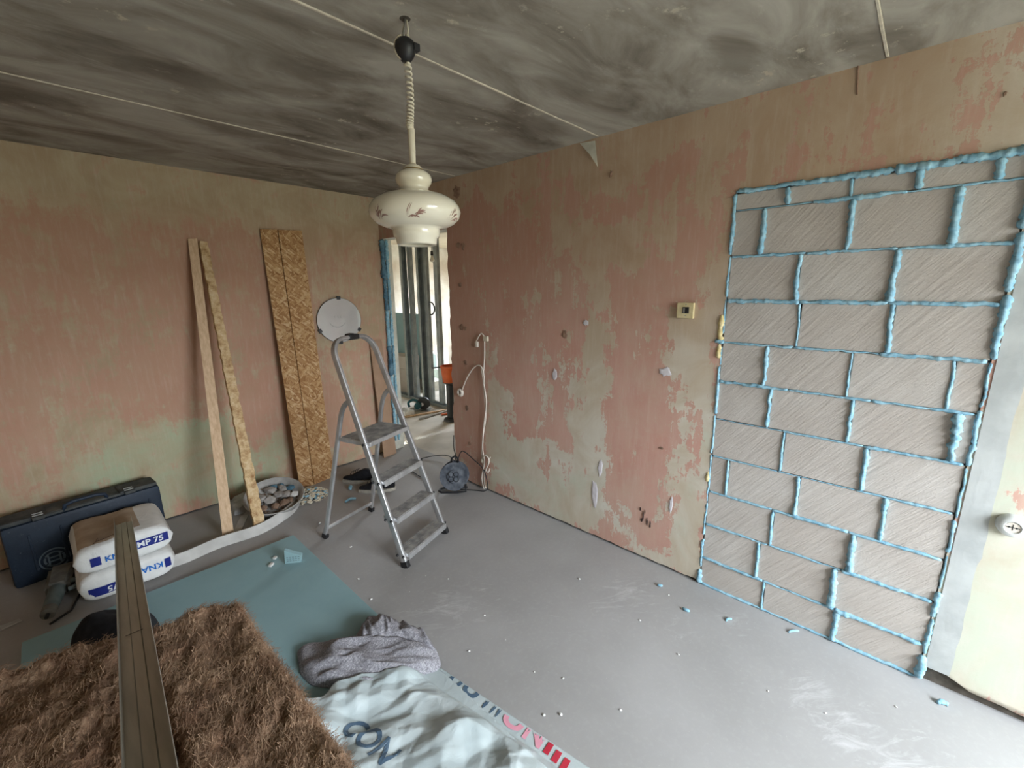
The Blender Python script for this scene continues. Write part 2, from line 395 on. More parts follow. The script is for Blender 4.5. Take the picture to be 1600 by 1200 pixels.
# grey mortar patch strip right of the blocks (irregular plate, slightly proud)
zz = np.linspace(.075, 2.12, 60); v = []; f = []
for i, z in enumerate(zz):
    e = -.292-.02*fbm(z*5, 0, 4)+.012*fbm(z*30, 0, 6)
    v += [(W-.0032, BY0-.012, z), (W-.0030, (BY0+e)/2, z), (W-.0022, e, z)]
for i in range(len(zz)-1):
    a = i*3; f += [(a, a+3, a+4, a+1), (a+1, a+4, a+5, a+2)]
MB().add(v, f).build('mortar_patch', MAT['mortar'], wall_right)
MAT['hole'] = simple('brown_chipped_plaster', srgb(130, 104, 88), srgb(164, 134, 114), 40, .95, bump=.8)
MAT['spackle'] = simple('lilac_spackle', srgb(206, 200, 204), srgb(220, 215, 218), 30, .9)
def blotch(name, y, z, ry, rz, mat, seed, th=.003):
    k = 14; r = random.Random(seed); v = []; rad = [1+.5*(r.random()-.5) for _ in range(k)]
    for i in range(k):
        a = 2*math.pi*i/k; v.append((W-.003, y+ry*rad[i]*math.cos(a), z+rz*rad[i]*math.sin(a)))
    for i in range(k):
        a = 2*math.pi*i/k; v.append((W-.003-th, y+.7*ry*rad[i]*math.cos(a), z+.7*rz*rad[i]*math.sin(a)))
    f = [(i, (i+1) % k, k+(i+1) % k, k+i)[::-1] for i in range(k)] + [tuple(range(k, 2*k))[::-1]]
    return MB().add(v, f).build(name, mat, wall_right)
for i, (px, py, a, b) in enumerate([(716, 383, 4, 6), (724, 385, 4, 8), (719, 445, 3, 5), (722, 511, 5, 6), (727, 513, 3, 5), (728, 567, 3, 4), (730, 637, 3, 6), (734, 693, 3, 4), (714, 300, 7, 14), (955, 272, 3, 8), (1570, 147, 4, 5), (883, 523, 5, 9), (1034, 700, 4, 3)]):
    q = rw(px, py); q2 = rw(px+a, py); blotch('plaster_chip', q[1], q[2], .75*abs(q2[1]-q[1]), .75*abs(rw(px, py+b)[2]-q[2]), MAT['hole'], i)
for i, (px, py, a, b) in enumerate([(1040, 581, 12, 7), (867, 585, 5, 8), (938, 732, 5, 14), (1049, 788, 4, 12), (930, 770, 7, 20), (916, 504, 6, 5)]):
    q = rw(px, py); q2 = rw(px+a, py); blotch('spackle_patch', q[1], q[2], abs(q2[1]-q[1])*.8, abs(rw(px, py+b)[2]-q[2]), MAT['spackle'], 40+i, .002)
MAT['scuff'] = simple('black_scuff', srgb(52, 42, 40), srgb(84, 66, 62), 60, .9)
for i, (px, py, a, b) in enumerate([(1005, 806, 2, 9), (1011, 815, 2, 8), (1016, 820, 2, 7), (1001, 795, 2, 4), (1003, 812, 2, 4), (1008, 800, 1, 5)]):
    q = rw(px, py); q2 = rw(px+a, py); blotch('scuff_mark', q[1], q[2], .6*abs(q2[1]-q[1]), .8*abs(rw(px, py+b)[2]-q[2]), MAT['scuff'], 80+i, .0015)
# paper flap peeling under the ceiling
q = [rw(906, 224), rw(930, 220), rw(938, 262), rw(925, 243)]
fv = [q[0]+[-.004, 0, 0], q[1]+[-.003, 0, 0], q[2]+[-.03, 0, 0], q[3]+[-.02, 0, 0]]
fv += [p+np.array([.002, 0, 0]) for p in fv]
MB().add(fv, [(0, 1, 2, 3), (7, 6, 5, 4), (0, 3, 7, 4), (3, 2, 6, 7), (2, 1, 5, 6), (1, 0, 4, 5)]).build('paper_flap', MAT['reveal'], wall_right)
# plaster seam lines under the ceiling, right of the flap
q0, q1 = rw(1341, 103), rw(1339, 148)
MB().tube([q0+[-.001, 0, 0], q1+[-.001, 0, 0]], .0035, 5).build('plaster_crack', MAT['hole'], wall_right)

# left wall ----------------------------------------------------------
us = lines([SIDE_X, W+TH], .03); vs = lines([0.0, H], .03)
def warp_l(U, V):
    return U, np.where(V < .001, .006+.010*fbm(U*22, U*0, 3, 3), V)
P, f, U, V = grid_wall(us, vs, [], lambda u, v: np.stack([u, D + .004*(fbm(u*5, v*5, 8)-.5), v], 1), warp_l)
f = [q for q in f]
pink = .72*np.ones_like(U)
pink += rect_field(U, V, [(-2, 2.4, 2.17, 2.6, -.6), (-2, 2.4, 2.02, 2.2, -.2), (-.6, .9, 0, .62, -.42), (.1, .95, .0, .80, -.25), (-.1, .35, .5, 1.0, -.22), (.9, 1.3, .0, .45, -.45),
    (1.6, 2.3, 1.15, 2.2, -.35), (1.55, 1.8, .75, 1.2, -.22), (1.85, 2.1, .55, 1.05, -.35), (1.75, 2.2, .0, .28, -.38), (.85, 1.2, .35, .95, .12), (-.6, -.2, .45, .75, .25),
    (-.6, .5, 1.35, 1.9, -.10), (1.15, 1.3, .35, .55, -.2), (1.6, 1.85, .3, .8, .25), (.3, .75, .75, 1.2, .1)], .16)
green = .15 + rect_field(U, V, [(.0, .98, .0, .75, .36), (-.5, .2, .2, .5, .1), (.9, 1.25, .05, .42, .4), (-2, .6, 1.95, 2.3, .15), (1.85, 2.05, .45, .8, .3)], .2)
stain = .05 + rect_field(U, V, [(-.55, -.25, 2.12, 2.42, .35), (.0, .25, 2.22, 2.4, .15), (.55, .72, 2.25, 2.42, .32), (1.3, 1.42, 2.28, 2.38, .35), (-2, .6, 2.2, 2.45, .1), (.45, .68, .15, 1.2, .12)], .15)
wall_left = MB().add(P, f).build('wall_left', MAT['wall_left'], attrs={'pink': pink, 'green': green, 'stain': stain, 'tan': np.clip((V-1.0)/.8, 0, 1)*np.clip((2.32-V)/.2, .2, 1)*.75}, smooth=True)
tag(wall_left, kind='structure')
mb = MB(); mb.box(((SIDE_X+W)/2, D+.03, .02), (W-SIDE_X, .02, .04)); mb.build('footing', MAT['gap'], wall_left)
mb = MB(); mb.box(((SIDE_X+W+TH)/2, D+.07, H/2), (W+TH-SIDE_X, .10, H)); mb.build('wall_core', MAT['wall_plain'], wall_left)

# floor --------------------------------------------------------------
us = lines([SIDE_X, W+.2], .05); vs = lines([FRONT_Y, D+.05], .05)
P, f, U, V = grid_wall(us, vs, [], lambda u, v: np.stack([u, v, 0*u], 1))
dust = np.zeros_like(U)
for px, py, r, w in [(700, 950, .22, .9), (640, 960, .15, .6), (770, 925, .2, .5), (985, 925, .16, .9), (950, 935, .2, .6), (1280, 1090, .14, 1), (1330, 1140, .16, 1), (1400, 1190, .15, .9), (1150, 965, .15, .6), (1060, 985, .15, .5), (850, 1000, .3, .3), (1450, 1170, .1, .7)]:
    q = fl(px, py); dust = np.maximum(dust, w*np.exp(-((U-q[0])**2+(V-q[1])**2)/(r*r)))
floor = MB().add(P, f).build('floor', MAT['floor'], attrs={'dust': dust}); tag(floor, kind='structure')

# ceiling: concrete slabs with mortar seams ---------------------------
ceil = MB().box(((SIDE_X+W)/2+.05, (FRONT_Y+D)/2, H+.10), (W-SIDE_X+.3, D-FRONT_Y+.3, .10)).build('ceiling', MAT['seam']); tag(ceil, kind='structure')
seams = [FRONT_Y-.1, .228, 1.47, 2.72, D+.1]
for a, b in zip(seams[:-1], seams[1:]):
    us = lines([SIDE_X-.1, W+.12], .06); vs = lines([a+.006, b-.006], .06)
    P, f, U, V = grid_wall(us, vs, [], lambda u, v: np.stack([u, v, H+.003*(fbm(u*3, v*6, 5)-.5)-.001], 1))
    k = len(P); nu, nv = len(us), len(vs)
    mb = MB(); mb.add(P, [q[::-1] for q in f])
    mb.box(((us[0]+us[-1])/2, (a+b)/2, H+.03), (us[-1]-us[0], b-a-.012, .05))
    mb.build('slab', MAT['ceiling'], ceil)
for y in seams[1:-1]:
    xs = np.arange(SIDE_X, W+.02, .05)
    MB().tube([(x, y+.006*(fbm(x*2, y, 1)-.5), H+.0025-.002*fbm(x*7, y, 2)) for x in xs], [.005+.003*fbm(x*9, y, 4) for x in xs], 6).build('seam_bead', MAT['seam'], ceil)

# walls behind the camera, with the window ---------------------------
x0, x1, z0, z1 = WIN[0]; T = .16
mb = MB(); yc = FRONT_Y-T/2
mb.box(((SIDE_X+x0)/2, yc, H/2), (x0-SIDE_X, T, H)); mb.box(((x1+W+TH)/2, yc, H/2), (W+TH-x1, T, H))
mb.box(((x0+x1)/2, yc, z0/2), (x1-x0, T, z0)); mb.box(((x0+x1)/2, yc, (z1+H)/2), (x1-x0, T, H-z1))
tag(mb.build('wall_front', MAT['wall_plain']), kind='structure')
tag(MB().box((SIDE_X-.05, (FRONT_Y+D)/2, H/2), (.10, D-FRONT_Y+.2, H)).build('wall_side', MAT['wall_plain']), kind='structure')
MAT['pvc'] = simple('white_window_frame', srgb(232, 232, 230), srgb(240, 240, 238), 5, .4, spec=.5)
def window(name, c, u, zc, wdt, hgt, cols, nrm):
    u = np.array(u, float); c = np.array(c, float); k = np.array([0, 0, 1.]); nrm = np.array(nrm, float); mb = MB()
    for s in (-1, 1):
        mb.box(c+u*s*(wdt/2-.035)+k*zc, (.07, .07, hgt), ax=[u, nrm, k]); mb.box(c+k*(zc+s*(hgt/2-.035)), (wdt, .07, .07), ax=[u, nrm, k])
    for i in range(1, cols): mb.box(c+u*(-wdt/2+wdt*i/cols)+k*zc, (.09, .07, hgt), ax=[u, nrm, k])
    o = mb.build(name, MAT['pvc']); tag(o, kind='structure'); return o
window('window_1', ((x0+x1)/2, FRONT_Y-.06, 0), (1, 0, 0), (z0+z1)/2, x1-x0, z1-z0, 2, (0, 1, 0))

# ------------------------------------------------------------------ hall and far room seen through the doorway
HX, HY0, HY1 = 6.5, 2.2, 7.6
tag(MB().box(((W+.2+HX)/2, (HY0+HY1)/2, -.03), (HX-W-.2, HY1-HY0, .06)).build('floor_hall', MAT['hall_floor']), kind='structure')
tag(MB().box(((W+TH+HX)/2, (HY0+HY1)/2, H+.05), (HX-W-TH, HY1-HY0, .10)).build('ceiling_hall', MAT['wall_plain']), kind='structure')
tag(MB().box(((W+TH+HX)/2, HY0-.05, H/2), (HX-W-TH, .1, H)).build('wall_hall_near', MAT['wall_plain']), kind='structure')
MAT['hall_wall'] = simple('patchy_hall_plaster', srgb(196, 180, 162), srgb(232, 228, 216), 2.2, .9, detail=6)
tag(MB().box(((W+TH+HX)/2, HY1+.05, H/2), (HX-W-TH, .1, H)).build('wall_hall_end', MAT['hall_wall']), kind='structure')
tag(MB().box((W+TH/2, (D+HY1)/2+.1, H/2), (TH, HY1-D-.1, H)).build('wall_hall_left', MAT['hall_wall']), kind='structure')
y0, y1, z0, z1 = HWIN; mb = MB()
mb.box((HX+.06, (HY0+y0)/2, H/2), (.12, y0-HY0, H)); mb.box((HX+.06, (HY1+y1)/2, H/2), (.12, HY1-y1, H))
mb.box((HX+.06, (y0+y1)/2, z0/2), (.12, y1-y0, z0)); mb.box((HX+.06, (y0+y1)/2, (H+z1)/2), (.12, y1-y0, H-z1))
tag(mb.build('wall_hall_far', MAT['wall_plain']), kind='structure')
window('window_2', (HX+.06, (y0+y1)/2, 0), (0, 1, 0), (z0+z1)/2, y1-y0, z1-z0, 2, (1, 0, 0))

# ================================================================== OBJECTS
# ------------------------------------------------------------------ blocked-up doorway of aerated concrete blocks
infill = thing('block_infill', 'grey aerated concrete blocks with blue foam joints closing an old doorway', 'block wall', (W+.03, (BY0+BY1)/2, 0))
XF = W + .004                                    # block face plane
rows_z = [0.0, .168, .376, .571, .776, .981, 1.182, 1.382, 1.587, 1.796, 2.004, 2.082]
joints = {   # row from the floor -> px positions of vertical joints
    0: [(1192, 931), (1304, 983)], 1: [(1184, 872), (1304, 908)], 2: [(1206, 823), (1332, 862)],
    3: [(1137, 742), (1246, 774), (1382, 807)], 4: [(1223, 703), (1351, 735)], 5: [(1202, 638), (1329, 657), (1493, 683)],
    6: [(1197, 568), (1329, 574), (1486, 602)], 7: [(1248, 506), (1392, 513)], 8: [(1247, 435), (1398, 431)],
    9: [(1192, 366), (1328, 357), (1494, 340)], 10: [(1231, 308), (1330, 300), (1437, 285), (1563, 272)]}
vwidth = {(0, 1): .016, (1, 0): .008, (1, 1): .017, (2, 0): .009, (2, 1): .017, (3, 1): .010, (3, 2): .012, (4, 1): .011, (5, 0): .009, (5, 1): .012, (5, 2): .021,
          (6, 0): .011, (8, 0): .014, (8, 1): .015, (9, 0): .012, (9, 1): .012, (9, 2): .014, (10, 0): .014, (10, 2): .012, (10, 3): .017, (7, 1): .010, (0, 0): .006}
def bead(path, r0, seed, name='foam_bead', parent=infill, mat=None, lump=.5, nseg=None, proud=.35):
    """ragged foam rope pressed out of a joint"""
    a, b = np.array(path[0], float), np.array(path[-1], float); ln = np.linalg.norm(b-a)
    k = nseg or max(8, int(ln/.007)); ts = np.linspace(0, 1, k)
    d = (b-a)/ln; side = np.cross(d, [1, 0, 0]); nn = 9; v = []; f = []
    sl = ts*ln
    nz = fbm(sl*70+seed*7.3, sl*0+seed, 2, 3); nz2 = vn(sl*11+seed*3.1, sl*0+seed*1.7, 5); wob = fbm(sl*22+seed, sl*0+3, 4, 3)-.5
    rr = .80*r0*(.35+lump*1.1*nz+.75*nz2); rr = np.where((ts < .02) | (ts > .98), rr*.5, rr); rr = np.maximum(rr, .0011)
    for i in range(k):
        c = a+(b-a)*ts[i]+side*wob[i]*(.006+.25*r0)-np.array([rr[i]*proud, 0, 0])
        for j in range(nn):
            th = 2*math.pi*j/nn; jit = .72+.56*float(_hash(i*1.0, j*1.0, seed))
            v.append(c+(side*math.cos(th)+np.array([1., 0, 0])*math.sin(th))*rr[i]*jit)
    for i in range(k-1):
        for j in range(nn): f.append((i*nn+j, i*nn+(j+1) % nn, (i+1)*nn+(j+1) % nn, (i+1)*nn+j))
    f += [tuple(range(nn))[::-1], tuple((k-1)*nn+j for j in range(nn))]
    return MB().add(v, f).build(name, mat or MAT['foam'], parent, smooth=True)
G = .0035; sd = 0
block_meshes = []
for r in range(11):
    zb, zt = rows_z[r]+G, rows_z[r+1]-G
    ys = sorted([BY0] + [float(rw(*q)[1]) for q in joints[r]] + [BY1])
    for i, (a, b) in enumerate(zip(ys[:-1], ys[1:])):
        dx = .003*(random.random()-.5)
        bb = MB().box((XF+.05+dx, (a+b)/2, (zb+zt)/2), (.10, b-a-2*G, zt-zb), bev=.004)
        bb.build('block', MAT['block'], infill)
    for i, q in enumerate(joints[r]):
        sd += 1; y = float(rw(*q)[1]); rad = vwidth.get((r, i), .006)
        bead([(XF, y, zb), (XF, y+.004, zt)], rad, sd, lump=.55)
hw = [.007, .006, .010, .007, .006, .007, .007, .010, .009, .006, .008]
for r in range(1, 11):
    ys = np.linspace(BY0+.01, BY1-.005, 4)
    z = rows_z[r]
    for k in range(3):
        sd += 1; rr = hw[r-1]*(1.25, .9, .8)[int(random.random()*3)]
        if (r, k) in ((1, 0), (2, 0), (7, 0), (8, 2), (10, 1)): rr = .011
        if (r, k) in ((5, 2), (10, 2), (4, 1)): rr = .0028
        bead([(XF, ys[k], z), (XF, ys[k+1], z)], rr, sd, lump=.5)
bead([(XF, BY0, 2.088), (XF, .15, 2.086)], .024, 201, lump=.45); bead([(XF, .15, 2.086), (XF, BY1, 2.088)], .014, 202, lump=.4)
bead([(XF, BY0, .008), (XF, BY1, .006)], .008, 203, lump=.4)
for k, (a, b, r0) in enumerate([(.0, .12, .018), (.12, .30, .010), (.30, .43, .012), (.43, .60, .005), (.60, .75, .009), (.75, .97, .005), (.97, 1.2, .012), (1.2, 1.38, .009), (1.38, 1.62, .012), (1.62, 1.83, .016), (1.83, 2.08, .013)]):
    bead([(XF, BY0-.002, a+.01), (XF, BY0-.002, b)], r0, 220+k, lump=.6)
for k, (a, b, r0) in enumerate([(.0, .09, .014), (.1, .28, .007), (.3, .5, .007), (.5, .78, .005), (.78, 1.0, .006), (1.0, 1.26, .008), (1.26, 1.36, .004), (1.42, 1.6, .004), (1.6, 1.8, .007), (1.8, 2.08, .010)]):
    bead([(XF, BY1+.001, a+.005), (XF, BY1+.001, b)], r0, 250+k, lump=.55)
bead([(XF-.002, BY1-.01, 1.383), (XF-.002, BY1+.035, 1.385)], .012, 270, lump=.6)
bead([(XF, BY1+.012, 1.30), (XF, BY1+.012, 1.52)], .015, 271, mat=MAT['foam_yellow'], lump=.8, proud=0)
bead([(XF, BY1+.008, .62), (XF, BY1+.008, .68)], .010, 272, mat=MAT['foam_yellow'], lump=.8, proud=0)

# weathered foam along the doorway's corner side
door_foam = thing('jamb_foam', 'streaky blue foam running down the doorway jamb beside the room corner', 'foam', (W, DY1, 0))
for k, (a, b, r0, m) in enumerate([(.10, .45, .012, 'foam'), (.45, .8, .016, 'foam'), (.8, 1.1, .018, 'foam_old'), (1.1, 1.45, .016, 'foam'), (1.45, 1.75, .02, 'foam_old'), (1.75, 2.12, .024, 'foam_old')]):
    bead([(W+.015, DY1-.018, a), (W+.015, DY1-.022, b)], r0*1.2, 300+k, 'foam_bead', door_foam, MAT[m], lump=.7, proud=.2)
    bead([(W+.055, DY1-.016, a), (W+.06, DY1-.018, b)], r0*.9, 320+k, 'foam_bead', door_foam, MAT['foam'], lump=.6, proud=.2)

# ------------------------------------------------------------------ pendant lamp
MAT['glass'] = simple('cream_opal_glass', srgb(228, 220, 198), srgb(232, 225, 206), 3, .18, spec=.5)
MAT['glass'].node_tree.nodes['Principled BSDF'].inputs['Coat Weight'].default_value = .5
MAT['cream'] = simple('cream_plastic', srgb(214, 204, 182), srgb(222, 214, 194), 8, .45, spec=.4)
MAT['black'] = simple('black_plastic', srgb(28, 28, 30), srgb(40, 40, 42), 12, .45, spec=.5)
MAT['brass'] = simple('aged_brass', srgb(140, 116, 72), srgb(168, 142, 92), 12, .4, .9)
MAT['steel'] = simple('dull_steel', srgb(150, 148, 142), srgb(176, 174, 168), 20, .4, .9)
MAT['floral'] = simple('faded_brown_decal', srgb(140, 104, 92), srgb(168, 136, 122), 40, .5)
LX, LY = .932, 1.316
lamp = thing('pendant_lamp', 'cream glass pendant lamp on a coiled cord hanging from the ceiling', 'lamp', (LX, LY, 1.80))
def rev(o): return [(r, z) for r, z in o]
prof = [(.060, 1.812), (.064, 1.806), (.068, 1.812), (.070, 1.828), (.078, 1.835), (.080, 1.850), (.079, 1.860), (.100, 1.864), (.128, 1.875), (.147, 1.892), (.154, 1.912),
        (.150, 1.930), (.138, 1.947), (.112, 1.963), (.080, 1.973), (.056, 1.979), (.047, 1.986), (.048, 1.994), (.056, 2.003), (.061, 2.016), (.058, 2.030), (.048, 2.040), (.036, 2.046), (.028, 2.048)]
inner = [(.028, 2.044), (.044, 2.034), (.052, 2.016), (.044, 1.99), (.050, 1.975), (.11, 1.955), (.143, 1.925), (.147, 1.910), (.14, 1.892), (.10, 1.870), (.073, 1.862), (.072, 1.84), (.060, 1.826), (.060, 1.812)]
shade = MB().lathe(prof+inner, (LX, LY, 0), 64).build('glass_shade', MAT['glass'], lamp, smooth=True)
def shade_pt(th, z, off=.0008):
    zs = [p[1] for p in prof[6:15]]; rs = [p[0] for p in prof[6:15]]
    r = float(np.interp(z, zs, rs))+off; return (LX+r*math.cos(th), LY+r*math.sin(th), z)
camang = math.atan2(-LY, -LX)
for k, dth in enumerate((-.95, -.10, .95, 2.0, -2.0)):
    mb = MB(); r = random.Random(k+3); th0 = camang-dth if False else camang+dth
    for j in range(9):
        u0 = (r.random()-.5)*.26; z0_ = 1.878+r.random()*.012; L = .02+.02*r.random(); an = r.random()*1.6-.2
        pts = [(u0+L*t*math.cos(an)*6.5, z0_+L*t*math.sin(an)+.004*math.sin(t*3)) for t in np.linspace(0, 1, 6)]
        wd_ = .0022
        vs_ = []; 
        for i, (uu, zz_) in enumerate(pts):
            w_ = wd_*math.sin(math.pi*(i+.6)/6.6)
            vs_ += [shade_pt(th0+uu, zz_+w_), shade_pt(th0+uu, zz_-w_)]
        mb.add(vs_, [(2*i, 2*i+1, 2*i+3, 2*i+2) for i in range(5)])
    mb.build('floral_decal', MAT['floral'], shade)
MB().lathe([(.0, 2.066), (.012, 2.066), (.024, 2.060), (.031, 2.052), (.031, 2.045), (.0, 2.045)], (LX, LY, 0), 32).build('shade_cap', MAT['cream'], lamp, smooth=True)
MB().lathe([(.033, 2.050), (.035, 2.047), (.033, 2.044), (.03, 2.044)], (LX, LY, 0), 32).build('cap_rim', MAT['brass'], lamp, smooth=True)
MB().lathe([(0, 2.064), (.010, 2.064), (.011, 2.10), (.0105, 2.102), (.0115, 2.104), (.0118, 2.172), (.008, 2.18), (0, 2.18)], (LX, LY, 0), 16).build('cord_sleeve', MAT['cream'], lamp, smooth=True)
pts = []
zt, zb, turns = 2.365, 2.172, 17
for i in range(turns*14+1):
    t = i/(turns*14); tt = t**1.35; a = 2*math.pi*turns*t
    sway = .004*math.sin(t*5); pts.append((LX+sway+.0095*math.cos(a), LY+.0095*math.sin(a), zt+(zb-zt)*(1-(1-t)**1.5)))
MB().tube(pts, .0036, 6).build('coiled_cord', MAT['cream'], lamp, smooth=True)
MB().tube([(LX+.004*math.cos(k), LY+.003*math.sin(k*2), 2.36+.0135*k) for k in range(7)], .0075, 8).build('cord_end', MAT['cream'], lamp, smooth=True)
conn = MB().lathe([(.0, 2.366), (.014, 2.366), (.026, 2.382), (.034, 2.402), (.031, 2.418), (.018, 2.430), (.0, 2.432)], (LX-.004, LY, 0), 20).build('terminal_block', MAT['black'], lamp, smooth=True)
MB().box((LX+.016, LY-.024, 2.404), (.022, .022, .020), bev=.002).build('terminal_lug', MAT['black'], conn)
ring = [(LX+.026*math.cos(a)*_rt[0]-.014, LY+.026*math.cos(a)*_rt[1], 2.404+.034*math.sin(a)) for a in np.linspace(1.7, 4.9, 14)]
MB().tube(ring, .0028, 6).build('wire_loop', MAT['cream'], lamp, smooth=True)
MB().tube([(LX-.006, LY, 2.425), (LX-.009, LY, 2.445), (LX-.003, LY, 2.465), (LX-.001, LY, H+.01)], .0034, 7).build('ceiling_hook', MAT['steel'], lamp, smooth=True)
MB().tube([(LX-.012, LY+.004, 2.43), (LX-.006, LY+.006, 2.455), (LX+.004, LY+.002, H+.01)], .0024, 6).build('feed_wire', MAT['cream'], lamp, smooth=True)
MB().tube([(LX+.002, LY-.004, 2.43), (LX+.008, LY-.002, 2.46), (LX+.004, LY, H+.01)], .0024, 6).build('feed_wire', MAT['cream'], lamp, smooth=True)
MB().lathe([(.0, H-.002), (.016, H-.002), (.020, H+.001)], (LX, LY, 0), 16).build('ceiling_hole', MAT['gap'], lamp)

# ------------------------------------------------------------------ step ladder
n = NT('dusty_aluminium'); sm = n.noise(14, 5, .65, vec=n.mapped((1, 1, .4)))
MAT['alu'] = n.out(n.ramp(sm, [(.3, srgb(176, 176, 178)), (.7, srgb(222, 222, 222))]), n.math('ADD', .30, n.math('MULTIPLY', sm, .25)), .75, .5)
MAT['tread'] = simple('dusty_ribbed_tread', srgb(132, 132, 132), srgb(178, 176, 172), 18, .6, .5, bump=.3)
L0, L1 = np.array([1.268, 2.080, .0]), np.array([1.160, 2.525, 1.255])
R0, R1 = np.array([1.668, 2.203, .0]), np.array([1.485, 2.618, 1.255])
lad = thing('step_ladder', 'aluminium step ladder with tall hoop handle standing open on the floor', 'ladder', ((L0+R0)/2+[0.0, .35, 0]))
upL = (L1-L0)/np.linalg.norm(L1-L0); upR = (R1-R0)/np.linalg.norm(R1-R0)
wv = (R0-L0)/np.linalg.norm(R0-L0); dv = np.array([-wv[1], wv[0], 0])
pts = [L0+upL*.03]+[L0+(L1-L0)*t for t in np.linspace(.1, 1, 10)]
mid = (L1+R1)/2; hw_ = (R1-L1)/2; uph = (upL+upR)/2
for a in np.linspace(0, 1, 9)[1:]:       # rounded hoop corner
    th = a*math.pi/2; pts.append(mid-hw_*(.42+.58*math.cos(th)) + uph*.115*math.sin(th))
for a in np.linspace(0, 1, 9)[:-1]:
    th = (1-a)*math.pi/2; pts.append(mid+hw_*(.42+.58*math.cos(th)) + uph*.115*math.sin(th))
pts += [R0+(R1-R0)*t for t in np.linspace(1, .1, 10)]+[R0+upR*.03]
def flat_tube(pts, ra, rb, major):
    """rounded-rectangular tube; major = direction of the wide side"""
    mb = MB(); P = [np.array(p, float) for p in pts]; m = len(P); prof_ = []
    for sx, sy, a0 in ((1, 1, 0), (-1, 1, 90), (-1, -1, 180), (1, -1, 270)):
        for a in (0, 45, 90):
            th = math.radians(a0+a); q = min(ra, rb)*.55
            prof_.append((sx*(ra-q)+q*math.cos(th), sy*(rb-q)+q*math.sin(th)))
    k = len(prof_); v = []; f = []
    for i in range(m):
        t = P[min(i+1, m-1)]-P[max(i-1, 0)]; t /= np.linalg.norm(t); mj = np.array(major, float); mj = mj-t*(mj@t); mj /= np.linalg.norm(mj); mn = np.cross(t, mj)
        v += [P[i]+mj*a+mn*b for a, b in prof_]
    for i in range(m-1):
        for j in range(k): f.append((i*k+j, i*k+(j+1) % k, (i+1)*k+(j+1) % k, (i+1)*k+j))
    f += [tuple(range(k))[::-1], tuple((m-1)*k+j for j in range(k))]
    return mb.add(v, f)
nrm_ = np.cross(wv, uph); nrm_ /= np.linalg.norm(nrm_)
frame = flat_tube(pts, .020, .0115, nrm_).build('front_frame', MAT['alu'], lad, smooth=True, angle=40)
def on_rails(z):
    tl = z/1.255; return L0+(L1-L0)*tl, R0+(R1-R0)*tl
for z in (.075, .290, .515):
    a, b = on_rails(z); s = wv*.012
    st = MB(); c = (a+b)/2; ln = np.linalg.norm(b-a)-.022
    st.box(c+dv*.012, (ln, .105, .022), ax=[wv, dv, [0, 0, 1]], bev=.003)
    st.box(c-dv*.043+[0, 0, -.008], (ln, .006, .034), ax=[wv, dv, [0, 0, 1]], bev=.002)
    sto = st.build('step', MAT['alu'], lad)
    mb = MB()
    for k in range(7): mb.box(c+dv*(-.032+.0145*k)+[0, 0, .0118], (ln-.01, .0125, .0022), ax=[wv, dv, [0, 0, 1]])
    mb.build('tread_ribs', MAT['tread'], sto)
    for q, s in ((a, -1), (b, 1)):
        for o_ in (-.03, .045):
            MB().lathe([(0, .006), (.006, .006), (.008, .002), (.008, -.004)], q+dv*o_*.6+wv*s*.014, 10, ax=[dv, [0, 0, 1], wv*s]).build('bolt', MAT['black'], sto)
a, b = on_rails(.745); c = (a+b)/2; ln = np.linalg.norm(b-a)-.022
pf = MB().box(c+dv*.085, (ln+.02, .245, .028), ax=[wv, dv, [0, 0, 1]], bev=.006).build('platform', MAT['alu'], lad)
mb = MB()
for k in range(13): mb.box(c+dv*(-.025+.0185*k)+[0, 0, .0148], (ln-.005, .0165, .0022), ax=[wv, dv, [0, 0, 1]])
mb.build('tread_ribs', MAT['tread'], pf)
for q, s in ((a, -1), (b, 1)): MB().lathe([(0, .008), (.007, .008), (.009, .002), (.009, -.004)], q+wv*s*.012, 12, ax=[dv, [0, 0, 1], wv*s]).build('bolt', MAT['black'], pf)
RL, RR = np.array([1.078, 2.772, .0]), np.array([1.480, 2.872, .0])
for foot, top, s in ((RL, on_rails(1.0)[0], -1), (RR, on_rails(1.0)[1], 1)):
    kn = np.array([top[0]-.012, top[1]+.10, .93]); p_ = [foot+[0, 0, .02]]+[foot+(kn-foot)*t for t in np.linspace(.1, .92, 8)]
    p1, p2, p3 = p_[-1], kn+np.array([.002, -.015, .05]), top+np.array([0, .01, .0])
    for t in np.linspace(.15, 1, 7): p_.append((1-t)**2*p1+2*t*(1-t)*p2+t*t*p3)
    flat_tube(p_, .0145, .010, dv).build('rear_leg', MAT['alu'], lad, smooth=True, angle=40)
    fo = MB(); fo.bar(foot, foot+(kn-foot)*.035, wv, .030, .040, .004); fo.build('rear_foot', MAT['black'], lad)
flat_tube([RL+[.008, -.02, .075], (RL+RR)/2+[.008, -.02, .075], RR+[.008, -.02, .075]], .012, .005, (0, 0, 1)).build('rear_brace', MAT['alu'], lad, smooth=True, angle=40)
for q, u in ((L0, upL), (R0, upR)):
    mb = MB(); mb.bar(q, q+u*.04, wv, .030, .052, .004); mb.build('front_foot', MAT['black'], lad)
tp = mid+uph*.118
cl = MB(); cl.bar(tp-wv*.028, tp+wv*.05, [0, 0, 1], .034, .050, .006); cl.bar(tp-wv*.03+[0, 0, .012], tp+wv*.01+[0, 0, .016], [0, 0, 1], .016, .04, .004)
cl.build('top_clip', MAT['black'], lad)

